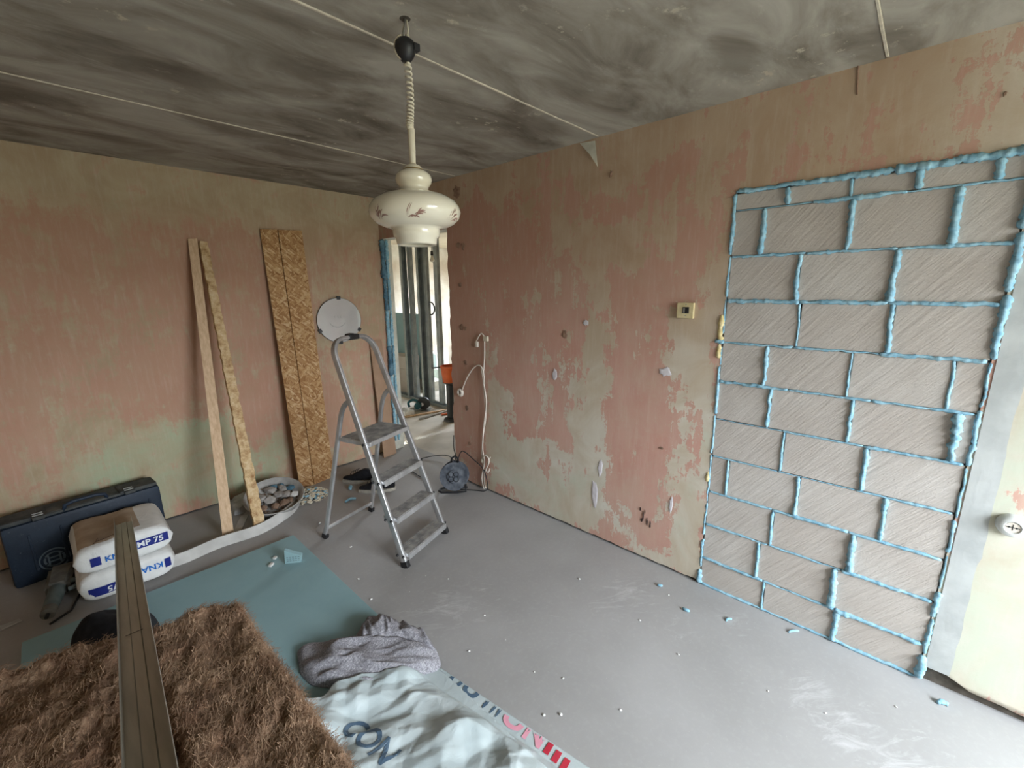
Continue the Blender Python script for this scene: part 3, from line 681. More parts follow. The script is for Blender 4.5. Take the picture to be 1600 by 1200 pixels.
# ------------------------------------------------------------------ boards leaning on the left wall
n = NT('rough_pine'); g = n.noise(7, 5, .6, vec=n.mapped((9, 9, .5)))
MAT['pine'] = n.out(n.ramp(g, [(.3, srgb(196, 162, 128)), (.7, srgb(224, 196, 164))]), .75, 0, .2); 
n = NT('foam_crusted_wood'); g = n.noise(20, 6, .7)
n.bump(g, .8, .008); MAT['crust'] = n.out(n.ramp(g, [(.32, srgb(158, 118, 80)), (.5, srgb(206, 176, 134)), (.68, srgb(226, 206, 170))]), .9, 0, .1)
def osb_mat():
    n = NT('oriented_strand_board'); base = None
    nn = n.n('ShaderNodeTexNoise'); nn.inputs['Scale'].default_value = 14; nn.inputs['Detail'].default_value = 3; n.link(n.co, nn.inputs['Vector'])
    off = n.n('ShaderNodeVectorMath', operation='SCALE'); n.link(nn.outputs['Color'], off.inputs[0]); off.inputs['Scale'].default_value = .035
    vv = n.n('ShaderNodeVectorMath', operation='ADD'); n.link(n.co, vv.inputs[0]); n.link(off.outputs[0], vv.inputs[1])
    for k, (rot, sc) in enumerate(((.35, 1.0), (-.9, 1.15), (1.35, .95), (-.3, 1.3), (2.2, 1.2), (.8, 1.5))):
        vo = n.n('ShaderNodeTexVoronoi'); vo.inputs['Scale'].default_value = 15*sc
        n.link(n.mapped((4.2, .01, 1.0), (0, rot, 0), src=vv.outputs[0]), vo.inputs['Vector'])
        s = n.n('ShaderNodeSeparateColor'); n.link(vo.outputs['Color'], s.inputs[0])
        c = n.ramp(s.outputs[0], [(.0, srgb(150, 106, 66)), (.3, srgb(176, 134, 90)), (.7, srgb(198, 160, 114)), (1.0, srgb(218, 188, 148))])
        gr = n.noise(90, 3, .6, vec=n.mapped((2.5, 1, .3), (0, rot, 0))); c = n.mix(n.math('MULTIPLY', n.step(gr, .45, .75), .35), c, srgb(150, 108, 70))
        base = c if base is None else n.mix(n.step(s.outputs[1], .55, .58), base, c)
    n.bump(n.noise(60, 4, .7), .4, .004)
    return n.out(base, .75, 0, .2)
MAT['osb'] = osb_mat()
MAT['fibreboard'] = simple('brown_fibreboard', srgb(160, 130, 106), srgb(172, 142, 118), 9, .85)
def leaning(name, label, cat, bl, br, tl, tr, th, mat, group=None, bev=.002, crust=0, seed=0):
    """board with face corners bottom-left/right, top-left/right (world), thickness th going behind the face"""
    bl, br, tl, tr = [np.array(q, float) for q in (bl, br, tl, tr)]
    nn = np.cross(br-bl, tl-bl); nn /= np.linalg.norm(nn)
    if nn[1] > 0: nn = -nn
    # edges: k slices, jitter for crusted edges
    k = 160 if crust else 12; v = []; f = []
    for i in range(k+1):
        t = i/k; a = bl+(tl-bl)*t; b = br+(tr-br)*t; e = (b-a)/np.linalg.norm(b-a)
        ja = crust*(float(fbm(t*70, seed, 3, 3))-.45); jb = crust*(float(fbm(t*64+9, seed, 5, 3))-.45); jf = crust*.5*float(fbm(t*20, seed, 8, 3))
        a2, b2 = a-e*ja, b+e*jb
        v += [a2+nn*jf, (a2+b2)/2+nn*jf*1.5, b2+nn*jf, b2-nn*th, a2-nn*th]
    for i in range(k):
        o, p = i*5, (i+1)*5
        for q in range(5): f.append((o+q, o+(q+1) % 5, p+(q+1) % 5, p+q))
    f += [(4, 3, 2, 1, 0), tuple(k*5+q for q in range(5))]
    v = np.array(v); v[:, 2] = np.maximum(v[:, 2], .0005); v[:, 1] = np.minimum(v[:, 1], D-.004)
    o = MB().add(v, f).build(name, mat); return tag(o, label, cat, group)
B = lambda q, y=None: np.array(q, float)
leaning('timber_batten', 'smooth pale pine batten leaning on the wall, left of the rough one', 'batten', (.598, 3.275, .002), (.662, 3.262, .002), (.795, 3.852, 2.015), (.850, 3.852, 2.022), .024, MAT['pine'])
rough = leaning('timber_batten', 'rough crusted batten with ragged edges leaning over the debris tub', 'batten', (.774, 3.192, .002), (.842, 3.198, .002), (.858, 3.842, 2.005), (.905, 3.842, 2.0), .024, MAT['crust'], crust=.013, seed=4)
leaning('osb_board', 'narrow strand board strip leaning on the wall, left of the wider one', 'board', (1.272, 3.690, .002), (1.374, 3.648, .002), (1.272, 3.858, 2.122), (1.397, 3.852, 2.128), .015, MAT['osb'])
leaning('osb_board', 'wider strand board strip leaning on the wall beside the round mirror', 'board', (1.384, 3.655, .002), (1.574, 3.692, .002), (1.408, 3.858, 2.129), (1.592, 3.858, 2.138), .015, MAT['osb'])
leaning('fibreboard_strip', 'plain brown fibreboard strip leaning in the corner beside the doorway', 'board', (2.118, 3.745, .002), (2.272, 3.765, .002), (2.125, 3.862, 1.178), (2.252, 3.862, 1.175), .010, MAT['fibreboard'])

# ------------------------------------------------------------------ round mirror on the left wall
n = NT('dusty_mirror_glass'); s_ = n.noise(5, 5, .6)
MAT['mirror'] = n.out(n.ramp(s_, [(.3, srgb(228, 233, 234)), (.7, srgb(240, 243, 243))]), .05, .50, .5)
MAT['mirror_edge'] = simple('dark_mirror_edge', srgb(70, 66, 62), srgb(92, 88, 82), 30, .4, .5)
MAT['smear'] = simple('finger_smear', srgb(150, 154, 154), srgb(168, 172, 170), 60, .6)
mc = lw(530.5, 500.5, .03); mr = .198
mi = thing('round_mirror', 'round frameless dusty mirror clipped to the wall behind the ladder', 'mirror', mc)
MAX = [[1, 0, 0], [0, 0, 1], [0, -1, 0]]
g_ = MB().lathe([(0, .006), (mr-.004, .006), (mr, .004)], mc, 64, ax=MAX).build('mirror_glass', MAT['mirror'], mi)
MB().lathe([(mr, .0045), (mr+.002, .002), (mr, -.005), (0, -.005)], mc, 64, ax=MAX).build('mirror_back', MAT['mirror_edge'], mi, smooth=True, angle=30)
MB().tube([mc+np.array([-.02+.07*math.cos(a), -.0063, -.005+.055*math.sin(a)]) for a in np.linspace(math.pi*1.05, math.pi*1.85, 14)], .0022, 5).build('smile_smear', MAT['smear'], g_)
for k, (a_, b_) in enumerate(((-.045, .03), (-.015, .032), (.01, .03))):
    MB().tube([mc+np.array([a_, -.0063, b_+.012]), mc+np.array([a_+.004, -.0063, b_-.008])], .0018, 5).build('finger_smear', MAT['smear'], g_)
for a in (88, -28, 205, 268):
    q = mc+np.array([mr*math.cos(math.radians(a)), -.004, mr*math.sin(math.radians(a))])
    e1 = np.array([math.cos(math.radians(a)), 0, math.sin(math.radians(a))]); e2 = np.array([-e1[2], 0, e1[0]])
    MB().box(q+e1*.0, (.030, .034, .014), ax=[e1, e2, [0, -1, 0]], bev=.003).build('clip', MAT['black'], mi)
mi.rotation_euler.z = math.radians(-4.6)
for a in (60, 180, 300):
    MB().lathe([(.01, .012), (.01, .03)], mc+np.array([.12*math.cos(math.radians(a)), .032, .12*math.sin(math.radians(a))]), 10, ax=MAX).build('spacer', MAT['black'], mi)

# ------------------------------------------------------------------ tool case against the left wall
n = NT('scuffed_navy_plastic'); s_ = n.noise(9, 6, .65); sc = n.noise(55, 4, .7)
c_ = n.ramp(s_, [(.3, srgb(22, 34, 50)), (.7, srgb(34, 50, 68))]); c_ = n.mix(n.math('MULTIPLY', n.step(sc, .62, .74), .5), c_, srgb(120, 126, 128))
n.bump(n.noise(120, 3), .2, .002); MAT['navy'] = n.out(c_, .55, 0, .4)
n = NT('dusty_case_lid'); s_ = n.noise(14, 6, .65)
MAT['navy_dust'] = n.out(n.ramp(s_, [(.3, srgb(52, 58, 62)), (.7, srgb(96, 96, 92))]), .8, 0, .2)
MAT['latch'] = simple('grey_latch', srgb(150, 152, 150), srgb(176, 178, 174), 30, .4, .4)
MAT['emblem'] = simple('grey_emblem_plastic', srgb(92, 106, 118), srgb(108, 122, 132), 20, .5)
cx0, cx1, cy0, cy1, ch = -.365, .352, 3.625, 3.845, .375
case = thing('tool_case', 'large dark navy plastic power tool case standing against the left wall', 'tool case', ((cx0+cx1)/2, (cy0+cy1)/2, 0))
cxm = (cx0+cx1)/2; cym = (cy0+cy1)/2
body = MB().box((cxm, cym, ch/2), (cx1-cx0, cy1-cy0, ch), bev=.024).build('shell', MAT['navy'], case, smooth=True, angle=40)
for i in range(5): MB().box((cx0+.10+i*.13+(.03 if i > 2 else 0), cy0-.001, ch*.5), (.012, .010, ch*.62), bev=.003).build('rib', MAT['navy'], body)
lid = MB(); lid.box((cxm, cym, ch+.004), (cx1-cx0-.05, cy1-cy0-.04, .018), bev=.006)
for a, b in ((-.36, -.20), (.16, .35)):
    lid.box((cxm+(a+b)/2, cym-.02, ch+.012), (b-a, cy1-cy0-.07, .022), bev=.008)
lid.box((cxm-.02, cym-.02, ch+.006), (.30, cy1-cy0-.10, .020), bev=.006)
lid = lid.build('top_panel', MAT['navy_dust'], case)
for x in (-.205, .205):
    la = MB().box((cxm+x, cy0+.035, ch+.012), (.052, .085, .020), bev=.004).build('latch', MAT['navy_dust'], case)
    mb = MB(); mb.box((cxm+x, cy0+.020, ch+.024), (.044, .008, .006)); mb.box((cxm+x, cy0+.052, ch+.024), (.044, .006, .006)); mb.build('latch_bar', MAT['latch'], la)
hp = [(cxm-.10, cy0+.03, ch), (cxm-.09, cy0+.03, ch+.035), (cxm-.05, cy0+.03, ch+.045), (cxm+.05, cy0+.03, ch+.045), (cxm+.09, cy0+.03, ch+.035), (cxm+.10, cy0+.03, ch)]
MB().tube(hp, .011, 8).build('carry_handle', MAT['navy'], case, smooth=True)
em = np.array(ony(81, 867, cy0)); EA = [[1, 0, 0], [0, 0, 1], [0, -1, 0]]
def ring_(mb, c, r, t, dep=.004, k=40, a0=0, a1=360):
    v = []; f = []
    for i in range(k+1):
        a = math.radians(a0+(a1-a0)*i/k)
        for rr, d in ((r, 0), (r, dep), (r-t, dep), (r-t, 0)): v.append((c[0]+rr*math.cos(a), c[1]-d, c[2]+rr*math.sin(a)))
    for i in range(k):
        for j in range(4): f.append((i*4+j, i*4+(j+1) % 4, i*4+4+(j+1) % 4, i*4+4+j))
    return mb.add(v, f)
emb = MB(); ring_(emb, em, .066, .007); ring_(emb, em, .046, .007, a0=35, a1=145); ring_(emb, em, .046, .007, a0=215, a1=325)
for s in (-1, 1):
    emb.box(em+np.array([s*.024, -.002, 0]), (.008, .004, .060)); ring_(emb, em+np.array([0, 0, 0]), .046, .010, a0=(-28 if s > 0 else 152), a1=(28 if s > 0 else 208), k=10)
emb.box(em+np.array([0, -.002, .012]), (.044, .004, .007)); emb.box(em+np.array([0, -.002, -.012]), (.044, .004, .007))
emb.build('emblem', MAT['emblem'], case)
case.rotation_euler.z = math.radians(5.5); case.location.y -= .045

# ------------------------------------------------------------------ two plaster bags
n = NT('white_paper_sack'); s_ = n.noise(10, 5, .6); n.bump(n.noise(16, 5, .6, dist=.8), .5, .012)
MAT['sack'] = n.out(n.ramp(s_, [(.3, srgb(222, 222, 220)), (.7, srgb(238, 238, 236))]), .7, 0, .25)
MAT['kraft'] = simple('brown_kraft_paper', srgb(160, 142, 122), srgb(184, 166, 146), 9, .85)
MAT['ink_navy'] = simple('navy_print', srgb(28, 40, 120), srgb(34, 48, 132), 10, .6)
MAT['ink_blue'] = simple('blue_print', srgb(30, 104, 190), srgb(36, 112, 198), 10, .6)
MAT['ink_white'] = simple('white_print', srgb(226, 228, 230), srgb(234, 236, 236), 10, .6)
MAT['ink_brown'] = simple('brown_print', srgb(120, 98, 84), srgb(136, 112, 96), 10, .7)
def bag(label, c, sx, sy, sz, seed, up):
    """pillow-like sack; front face toward -y, printed strip round the front"""
    c = np.array(c, float); nu, nv = 60, 28; v = []; f = []
    def surf(a, b):                       # a in [0,2pi) round the section in the yz plane, b in [-1,1] along x
        e = .24
        sgn = lambda t, p: math.copysign(abs(t)**p, t)
        t = max(0.0, 1-abs(b)**7)**.5; pin = .10+.90*t
        y = -sgn(math.cos(a), e*1.1)*sy/2*(.90+.10*t); z = sgn(math.sin(a), e*1.25)*sz/2*pin
        w = .012*(float(fbm(b*2.2+seed, a*1.3, seed, 3))-.5)*2
        return c+np.array([b*sx/2*(1-.02*math.sin(a*2+seed)), y+w*.8, z+sz/2+w*.5*(1 if math.sin(a) > 0 else .2)])
    A = np.linspace(0, 2*math.pi, nu, endpoint=False); Bb = np.linspace(-1, 1, nv)
    for b in Bb:
        for a in A: v.append(surf(a, b))
    for j in range(nv-1):
        for i in range(nu): f.append((j*nu+i, j*nu+(i+1) % nu, (j+1)*nu+(i+1) % nu, (j+1)*nu+i))
    f += [tuple(range(nu))[::-1], tuple((nv-1)*nu+i for i in range(nu))]
    t = thing('plaster_bag', label, 'bag', (c[0], c[1], c[2]), 'plaster bags stacked by the tool case')
    v = np.array(v); v[:, 2] = np.maximum(v[:, 2], c[2]+.001)
    MB().add(v, f).build('sack', MAT['sack'], t, smooth=True)
    zs = np.linspace(-1.2, 1.2, 60)
    def front(u, w, off=.0015):
        off = off+.0025          # u across x metres from centre, w height metres from mid
        b = np.clip(u/(sx/2), -.97, .97)
        lo, hi = -1.35, 1.35            # solve angle giving wanted height
        for _ in range(26):
            m = (lo+hi)/2
            if surf(m, b)[2]-c[2]-sz/2 < w: lo = m
            else: hi = m
        p = surf((lo+hi)/2, b); return p+np.array([0, -off, off*.3])
    def patch(name, u0, u1, w0, w1, mat, off=.0015, k=10, m=5):
        vv = []; ff = []
        for j in range(m+1):
            for i in range(k+1): vv.append(front(u0+(u1-u0)*i/k, w0+(w1-w0)*j/m, off))
        for j in range(m):
            for i in range(k): ff.append((j*(k+1)+i, j*(k+1)+i+1, (j+1)*(k+1)+i+1, (j+1)*(k+1)+i))
        return MB().add(vv, ff).build(name, mat, t)
    def text(txt, u0, w0, size, mat, off, flip=False, bold=.02, shear=0):
        tv, tf = text_mesh(txt, size, bold*size, shear)
        s = -1 if flip else 1
        return MB().add([front(u0+s*q[0], w0+s*q[1], off) for q in tv], tf).build('lettering', mat, t)
    if up:
        patch('blue_square', -.145, -.105, -.036, .014, MAT['ink_navy']); text('KNAUF', -.090, -.028, .043, MAT['ink_blue'], .002, bold=.025)
        patch('blue_band', .03, .185, -.020, .030, MAT['ink_navy']); text('MP 75', .045, -.011, .046, MAT['ink_white'], .0035, bold=.02)
    else:
        patch('blue_band', -.178, .03, -.044, .006, MAT['ink_navy']); text('MP 75', .015, -.006, .046, MAT['ink_white'], .0035, True, .02)
        patch('blue_square', .158, .188, -.020, .034, MAT['ink_navy']); text('KNAUF', .150, .026, .048, MAT['ink_blue'], .002, True, .025)
    return t, surf
b1, _s = bag('lower white plaster bag printed upside down in blue', (.105, 3.295, 0), .42, .46, .165, 2, False)
b2, surf2 = bag('upper white plaster bag with upright blue lettering, lying on another bag', (.112, 3.30, .164), .42, .46, .165, 5, True)
# kraft top panel of the upper bag and brown side print
vv = []; ff = []; k, m = 16, 14
for j in range(m+1):
    for i in range(k+1):
        p = surf2(.95+(2.3-.95)*j/m, -.90+(1.30)*i/k*(1-.25*(j/m < .3))); vv.append(p+np.array([0, -.0012, .0018]))
for j in range(m):
    for i in range(k): ff.append((j*(k+1)+i, j*(k+1)+i+1, (j+1)*(k+1)+i+1, (j+1)*(k+1)+i))
MB().add(vv, ff).build('kraft_panel', MAT['kraft'], b2, smooth=True)
mb = MB()
for i in range(8):
    p = surf2(1.2, -.52+.05*i)+np.array([0, -.003, .004]); mb.box(p, (.004, .018, .001), ax=[[.9, .4, 0], [-.4, .9, 0], [0, 0, 1]])
mb.tube([surf2(1.0+.05*i, -.58+.012*i)+np.array([0, -.003, .004]) for i in range(9)], .0022, 5)
mb.build('brown_print', MAT['ink_brown'], b2)

# ------------------------------------------------------------------ dusty power tool in front of the case
MAT['dusty'] = simple('dusty_grey_housing', srgb(92, 90, 84), srgb(122, 118, 110), 14, .85, bump=.3)
MAT['dusty_teal'] = simple('dusty_teal_housing', srgb(84, 96, 96), srgb(110, 120, 118), 14, .7, bump=.3)
tl = thing('power_drill', 'dust-covered grey power drill lying on the floor beside the bags', 'drill', (-.19, 3.30, 0))
ax1 = np.array([.05, .34, 0.]); 
q0 = np.array([-.206, 3.15, .056]); dirn = np.array([.18, .98, .02]); dirn /= np.linalg.norm(dirn); sd_ = np.array([dirn[1], -dirn[0], 0])
hb = MB(); bm = bmesh.new(); bmesh.ops.create_cube(bm, size=1)
for v_ in bm.verts:
    k = .78 if v_.co.y < 0 else 1.0; v_.co = Vector((v_.co.x*.125*k, v_.co.y*.22, v_.co.z*.10*k))
bmesh.ops.bevel(bm, geom=list(bm.edges), offset=.02, segments=3, affect='EDGES')
hb.bm(bm, q0+dirn*.22, ax=[sd_, dirn, [0, 0, 1]]); hb.build('housing', MAT['dusty'], tl, smooth=True, angle=40)
nz = MB(); nz.tube([q0+dirn*.12, q0+dirn*.02, q0-dirn*.06], [.036, .034, .030], 18); nz.build('barrel', MAT['dusty_teal'], tl, smooth=True, angle=40)
ch_ = MB(); ch_.tube([q0-dirn*.055, q0-dirn*.06, q0-dirn*.105, q0-dirn*.11], [.024, .031, .030, .022], 18); ch_.build('chuck', MAT['dusty'], tl, smooth=True, angle=40)
MB().tube([q0-dirn*.10, q0-dirn*.135], [.010, .009], 10).build('chuck_bore', MAT['black'], tl)
gr = [q0+dirn*.10+sd_*.055+np.array([0, 0, .02])+sd_*.04*math.sin(a)-dirn*.045*math.cos(a) for a in np.linspace(0, math.pi, 10)]
MB().tube(gr, .013, 8).build('grip', MAT['dusty_teal'], tl, smooth=True)
MB().tube([q0+dirn*.33+[0, 0, -.02], q0+dirn*.27+sd_*.07+[0, 0, -.045], q0+dirn*.1+sd_*.085+[0, 0, -.050], q0-dirn*.05+sd_*.07+[0, 0, -.050], q0-dirn*.12+sd_*.0+[0, 0, -.050]], .0055, 8).build('power_cord', MAT['black'], tl, smooth=True)
MB().box(q0+dirn*.24+[0, 0, -.0515], (.07, .10, .008), ax=[sd_, dirn, [0, 0, 1]]).build('base_pad', MAT['dusty'], tl)

# ------------------------------------------------------------------ green plasterboard sheets
n = NT('green_plasterboard_paper'); s_ = n.noise(3, 5, .6); c_ = n.ramp(s_, [(.3, srgb(134, 164, 169)), (.7, srgb(145, 174, 178))])
c_ = n.mix(n.math('MULTIPLY', n.step(n.noise(70, 4, .7), .6, .8), .25), c_, srgb(170, 188, 184)); MAT['gkb'] = n.out(c_, .8, 0, .2)
SX0, SX1, SY0, SY1 = -.315, .922, .62, 2.902
for k, (lb, dx, dy) in enumerate((('bottom sheet of the green plasterboard stack on the floor', -.006, .005), ('middle sheet of the green plasterboard stack on the floor', .004, -.006), ('top sheet of the green plasterboard stack with garments lying on it', 0, 0))):
    o = MB().box(((SX0+SX1)/2+dx, (SY0+SY1)/2+dy, .0065+.013*k), (SX1-SX0, SY1-SY0, .0125), bev=.0015).build('plasterboard_sheet', MAT['gkb'])
    tag(o, lb, 'plasterboard', 'green plasterboard sheets')
SZ = .0392

# ------------------------------------------------------------------ packed insulation with loose wool batts on top
n = NT('brown_mineral_wool'); a_ = n.noise(5.5, 6, .7, dist=1.8); b_ = n.noise(48, 6, .75, vec=n.mapped((1, .45, 1), (0, 0, .5)), dist=.8)
c_ = n.ramp(n.math('ADD', n.math('MULTIPLY', a_, .55), n.math('MULTIPLY', b_, .45)), [(.32, srgb(84, 60, 46)), (.46, srgb(136, 104, 82)), (.58, srgb(172, 142, 116)), (.70, srgb(198, 172, 144))])
n.bump(n.math('ADD', b_, n.math('MULTIPLY', n.noise(130, 5, .75), .5)), .9, .012); MAT['wool'] = n.out(c_, .95, 0, .05)
MAT['fibre'] = simple('wool_fibres', srgb(124, 94, 74), srgb(188, 158, 130), 9, .9, lo=.3, hi=.7)
n = NT('white_pack_film'); s_ = n.noise(4, 4); n.bump(n.noise(14, 5, .6, dist=1), .4, .01)
MAT['film'] = n.out(n.ramp(s_, [(.3, srgb(172, 184, 186)), (.7, srgb(192, 201, 202))]), .42, 0, .4)
ZT = .61
pk = MB().box((-.09, 1.06, SZ+.24), (.72, .84, .48), bev=.06).build('insulation_pack', MAT['film'], smooth=True, angle=60)
tag(pk, 'film-wrapped insulation pack under the brown wool on the plasterboard', 'insulation')
def wool(label, corners, z0, z1, seed, nx, ny, curl=0.0):
    """batt with 4 plan corners (ll, lr, ur, ul), fluffy top"""
    C4 = [np.array(q, float) for q in corners]; v = []; f = []
    S = np.linspace(0, 1, nx); T = np.linspace(0, 1, ny); SS, TT = np.meshgrid(S, T)
    e = (fbm(SS*9, TT*9, seed, 3)-.5)
    px_ = (1-SS)*(1-TT)*C4[0][0]+SS*(1-TT)*C4[1][0]+SS*TT*C4[2][0]+(1-SS)*TT*C4[3][0]
    py_ = (1-SS)*(1-TT)*C4[0][1]+SS*(1-TT)*C4[1][1]+SS*TT*C4[2][1]+(1-SS)*TT*C4[3][1]
    edge = np.minimum(np.minimum(SS, 1-SS)*np.linalg.norm(C4[1]-C4[0]), np.minimum(TT, 1-TT)*np.linalg.norm(C4[3]-C4[0]))
    rnd = np.sqrt(np.clip(1-(1-np.clip(edge/.035, 0, 1))**2, 0, 1))
    wx, wy = px_+.03*fbm(px_*14, py_*14, seed+1), py_+.03*fbm(px_*14+7, py_*14, seed+2)
    rid = 1-np.abs(2*fbm(wx*16, wy*9, seed+3, 4)-1)
    big = fbm(px_*5, py_*5, seed+4, 3)-.5
    fine = fbm(wx*60, wy*45, seed+6, 3)-.5
    cur = curl*np.clip(1-edge/.12, 0, 1)*fbm(px_*9, py_*9, seed+8, 2)
    z = z1+(.045*big+.042*(rid-.75)+.016*fine+cur)*np.clip(edge/.02, .3, 1) - (1-rnd)*.045
    jx, jy = .014*(fbm(px_*50, py_*50, seed+9, 3)-.5), .014*(fbm(px_*50+3, py_*50, seed+11, 3)-.5)
    P = np.stack([px_+jx, py_+jy, z], -1).reshape(-1, 3)
    f = [(j*nx+i, j*nx+i+1, (j+1)*nx+i+1, (j+1)*nx+i) for j in range(ny-1) for i in range(nx-1)]
    loop = [i for i in range(nx)]+[j*nx+nx-1 for j in range(1, ny)]+[(ny-1)*nx+i for i in range(nx-2, -1, -1)]+[j*nx for j in range(ny-2, 0, -1)]
    base = len(P); L = len(loop); Q = [P]
    for lev, zz in enumerate((.66, .33, 0)):
        r_ = P[loop].copy(); r_[:, 2] = z0+(r_[:, 2]-z0)*zz
        ang = np.arange(L); r_[:, 0] += .016*(fbm(ang*.35, lev*3.0+ang*0, seed+5, 3)-.5); r_[:, 1] += .016*(fbm(ang*.35+50, lev*3.0+ang*0, seed+5, 3)-.5)
        Q.append(r_)
    prev = loop
    for lev in range(3):
        cur_ = [base+lev*L+i for i in range(L)]
        f += [(prev[i], cur_[i], cur_[(i+1) % L], prev[(i+1) % L]) for i in range(L)]; prev = cur_
    f.append(tuple(prev))
    root = thing('mineral_wool_batt', label, 'insulation', (float(px_.mean()), float(py_.mean()), z0), 'loose mineral wool batts')
    MB().add(np.concatenate(Q), f).build('batt', MAT['wool'], root, smooth=True)
    # loose fibre tufts
    r = np.random.default_rng(seed); vv = []; ff = []; k = 0
    for _ in range(15000):
        i, j = r.integers(1, nx-1), r.integers(1, ny-1); p = P[j*nx+i].copy()
        if r.random() < .22:
            p = P[loop[r.integers(0, L)]].copy(); p[2] -= r.random()*.02
        a = .55+r.normal()*.7; ln = .012+.045*r.random()**2; d = np.array([math.cos(a), math.sin(a), 0])*ln; lift = .002+.011*r.random()
        w = np.array([-math.sin(a), math.cos(a), 0])*(.00028+.0004*r.random()); b = np.array([r.normal(), r.normal(), 0])*.006
        p0, p1, p2 = p-d*.5+[0, 0, -.002], p+b+[0, 0, lift], p+d*.5+[0, 0, -.002+lift*r.random()*1.5]
        vv += [p0-w, p0+w, p1-w, p1+w, p2-w, p2+w]; ff += [(k, k+1, k+3, k+2), (k+2, k+3, k+5, k+4)]; k += 6
    tag(MB().add(vv, ff).build('loose_fibres', MAT['fibre'], root), kind='stuff')
    return root
zb_ = SZ+.48
_a = fl(375, 938, ZT); _b = fl(540, 1200, ZT); _c = fl(238, 985, ZT); 
wool('brown mineral wool batt lying right of the metal profile', [(.052, .62), (.318, .62), (_a[0], _a[1]), (_c[0]-.02, _c[1]+.03)], zb_+.002, ZT, 3, 130, 330, .03)
_d = fl(0, 1042, ZT); _e = fl(190, 985, ZT)
wool('brown mineral wool batt lying left of the metal profile', [(-.46, .62), (.040, .62), (_e[0]-.005, _e[1]), (-.50, 2*_d[1]-_e[1]-.02)], zb_+.002, ZT-.006, 8, 190, 330, .02)

# ------------------------------------------------------------------ long galvanised profile lying on the bags and the wool
n = NT('galvanised_steel'); s_ = n.noise(30, 4, .6, vec=n.mapped((1, .12, .12)))
MAT['galv'] = n.out(n.ramp(s_, [(.3, srgb(164, 162, 152)), (.7, srgb(190, 187, 177))]), .40, .6, .5)
def channel(name, a, b, wv_, up_, wd_, hd, th, mat, parent=None, lip=0.0):
    """U channel from a to b: web width wd_ along wv_, flanges hd along up_"""
    a, b = np.array(a, float), np.array(b, float); d = (b-a)/np.linalg.norm(b-a)
    w = np.array(wv_, float); w = w-d*(w@d); w /= np.linalg.norm(w); u = np.cross(d, w); u = u if u@np.array(up_) > 0 else -u
    h = wd_/2
    sec = [(-h, hd), (-h, 0), (-h*.35, 0), (-h*.28, .003), (h*.28, .003), (h*.35, 0), (h, 0), (h, hd)]
    if lip: sec = [(-h+lip, hd)]+sec+[(h-lip, hd)]
    inn = []
    for i, (x, y) in enumerate(sec):
        p0 = np.array(sec[max(i-1, 0)]); p1 = np.array(sec[min(i+1, len(sec)-1)]); t = p1-p0; t = t/np.linalg.norm(t)
        inn.append((x-t[1]*th, y+t[0]*th))
    poly = sec+inn[::-1]; k = len(poly); v = [a+w*x+u*y for x, y in poly]+[b+w*x+u*y for x, y in poly]
    f = [(i, (i+1) % k, k+(i+1) % k, k+i) for i in range(k)]
    m = len(sec)
    for e in (0, k):
        for i in range(m-1): f.append((e+i, e+i+1, e+k-2-i, e+k-1-i))
    return MB().add(v, f).build(name, mat, parent), w, u
pa, pb = np.array([.132, 3.235, .338]), np.array([-.012, .70, .815])
pr, w_, u_ = channel('metal_profile', pa, pb, (1, 0, 0), (0, 0, 1), .075, .040, .0012, MAT['galv'])
_t = .64; _c = pa+(pb-pa)*_t+u_*.0042-w_*.004
MB().box(_c, (.040, .003, .001), ax=[w_, (pb-pa)/np.linalg.norm(pb-pa), u_]).build('black_mark', MAT['black'], pr)
pr['label'] = 'long galvanised steel channel lying across the bags and brown wool'; pr['category'] = 'metal profile'

# ------------------------------------------------------------------ heaps of cloth
def heap(name, label, cat, outline, zb, hgt, seed, mat, fold=.02, fs=9, dirn=(1, .3), rings=26, k=110, zmin=None, power=2.6):
    P = np.array([q[:2] for q in outline], float); c = P.mean(0)
    seg = np.linalg.norm(np.roll(P, -1, 0)-P, axis=1); cum = np.r_[0, np.cumsum(seg)]; tt = np.linspace(0, cum[-1], k, endpoint=False)
    X = np.interp(tt, cum, np.r_[P[:, 0], P[0, 0]]); Y = np.interp(tt, cum, np.r_[P[:, 1], P[0, 1]])
    for _ in range(2): X = (np.roll(X, 1)+2*X+np.roll(X, -1))/4; Y = (np.roll(Y, 1)+2*Y+np.roll(Y, -1))/4
    v = []; f = []; dn = np.array(dirn)/np.linalg.norm(dirn); pn = np.array([-dn[1], dn[0]])
    for r in range(rings, 0, -1):
        rho = r/rings
        x = c[0]+(X-c[0])*rho; y = c[1]+(Y-c[1])*rho
        u, w = x*dn[0]+y*dn[1], x*pn[0]+y*pn[1]
        fd = 1-np.abs(2*fbm(u*fs*.35+.6*fbm(u*3, w*3, seed+2), w*fs, seed, 3)-1)
        z = zb+.004+(hgt*(1-rho**power)**.55*(.75+.5*(fbm(x*6, y*6, seed+3, 2)-.5)) + fold*(fd-.45)*min(1, (1-rho)*7+.1))
        z = np.maximum(z, zb+.002 if zmin is None else zmin)
        v += list(zip(x, y, z))
    for r in range(rings-1):
        for i in range(k): f.append((r*k+i, r*k+(i+1) % k, (r+1)*k+(i+1) % k, (r+1)*k+i))
    n0 = len(v); v.append((c[0], c[1], v[-1][2])); f += [((rings-1)*k+i, (rings-1)*k+(i+1) % k, n0) for i in range(k)]
    b0 = len(v); v += [(x, y, zb+.001) for x, y, _ in v[:k]]
    f += [(i, b0+i, b0+(i+1) % k, (i+1) % k) for i in range(k)]; f.append(tuple(b0+i for i in range(k))[::-1])
    return f and (v, f)
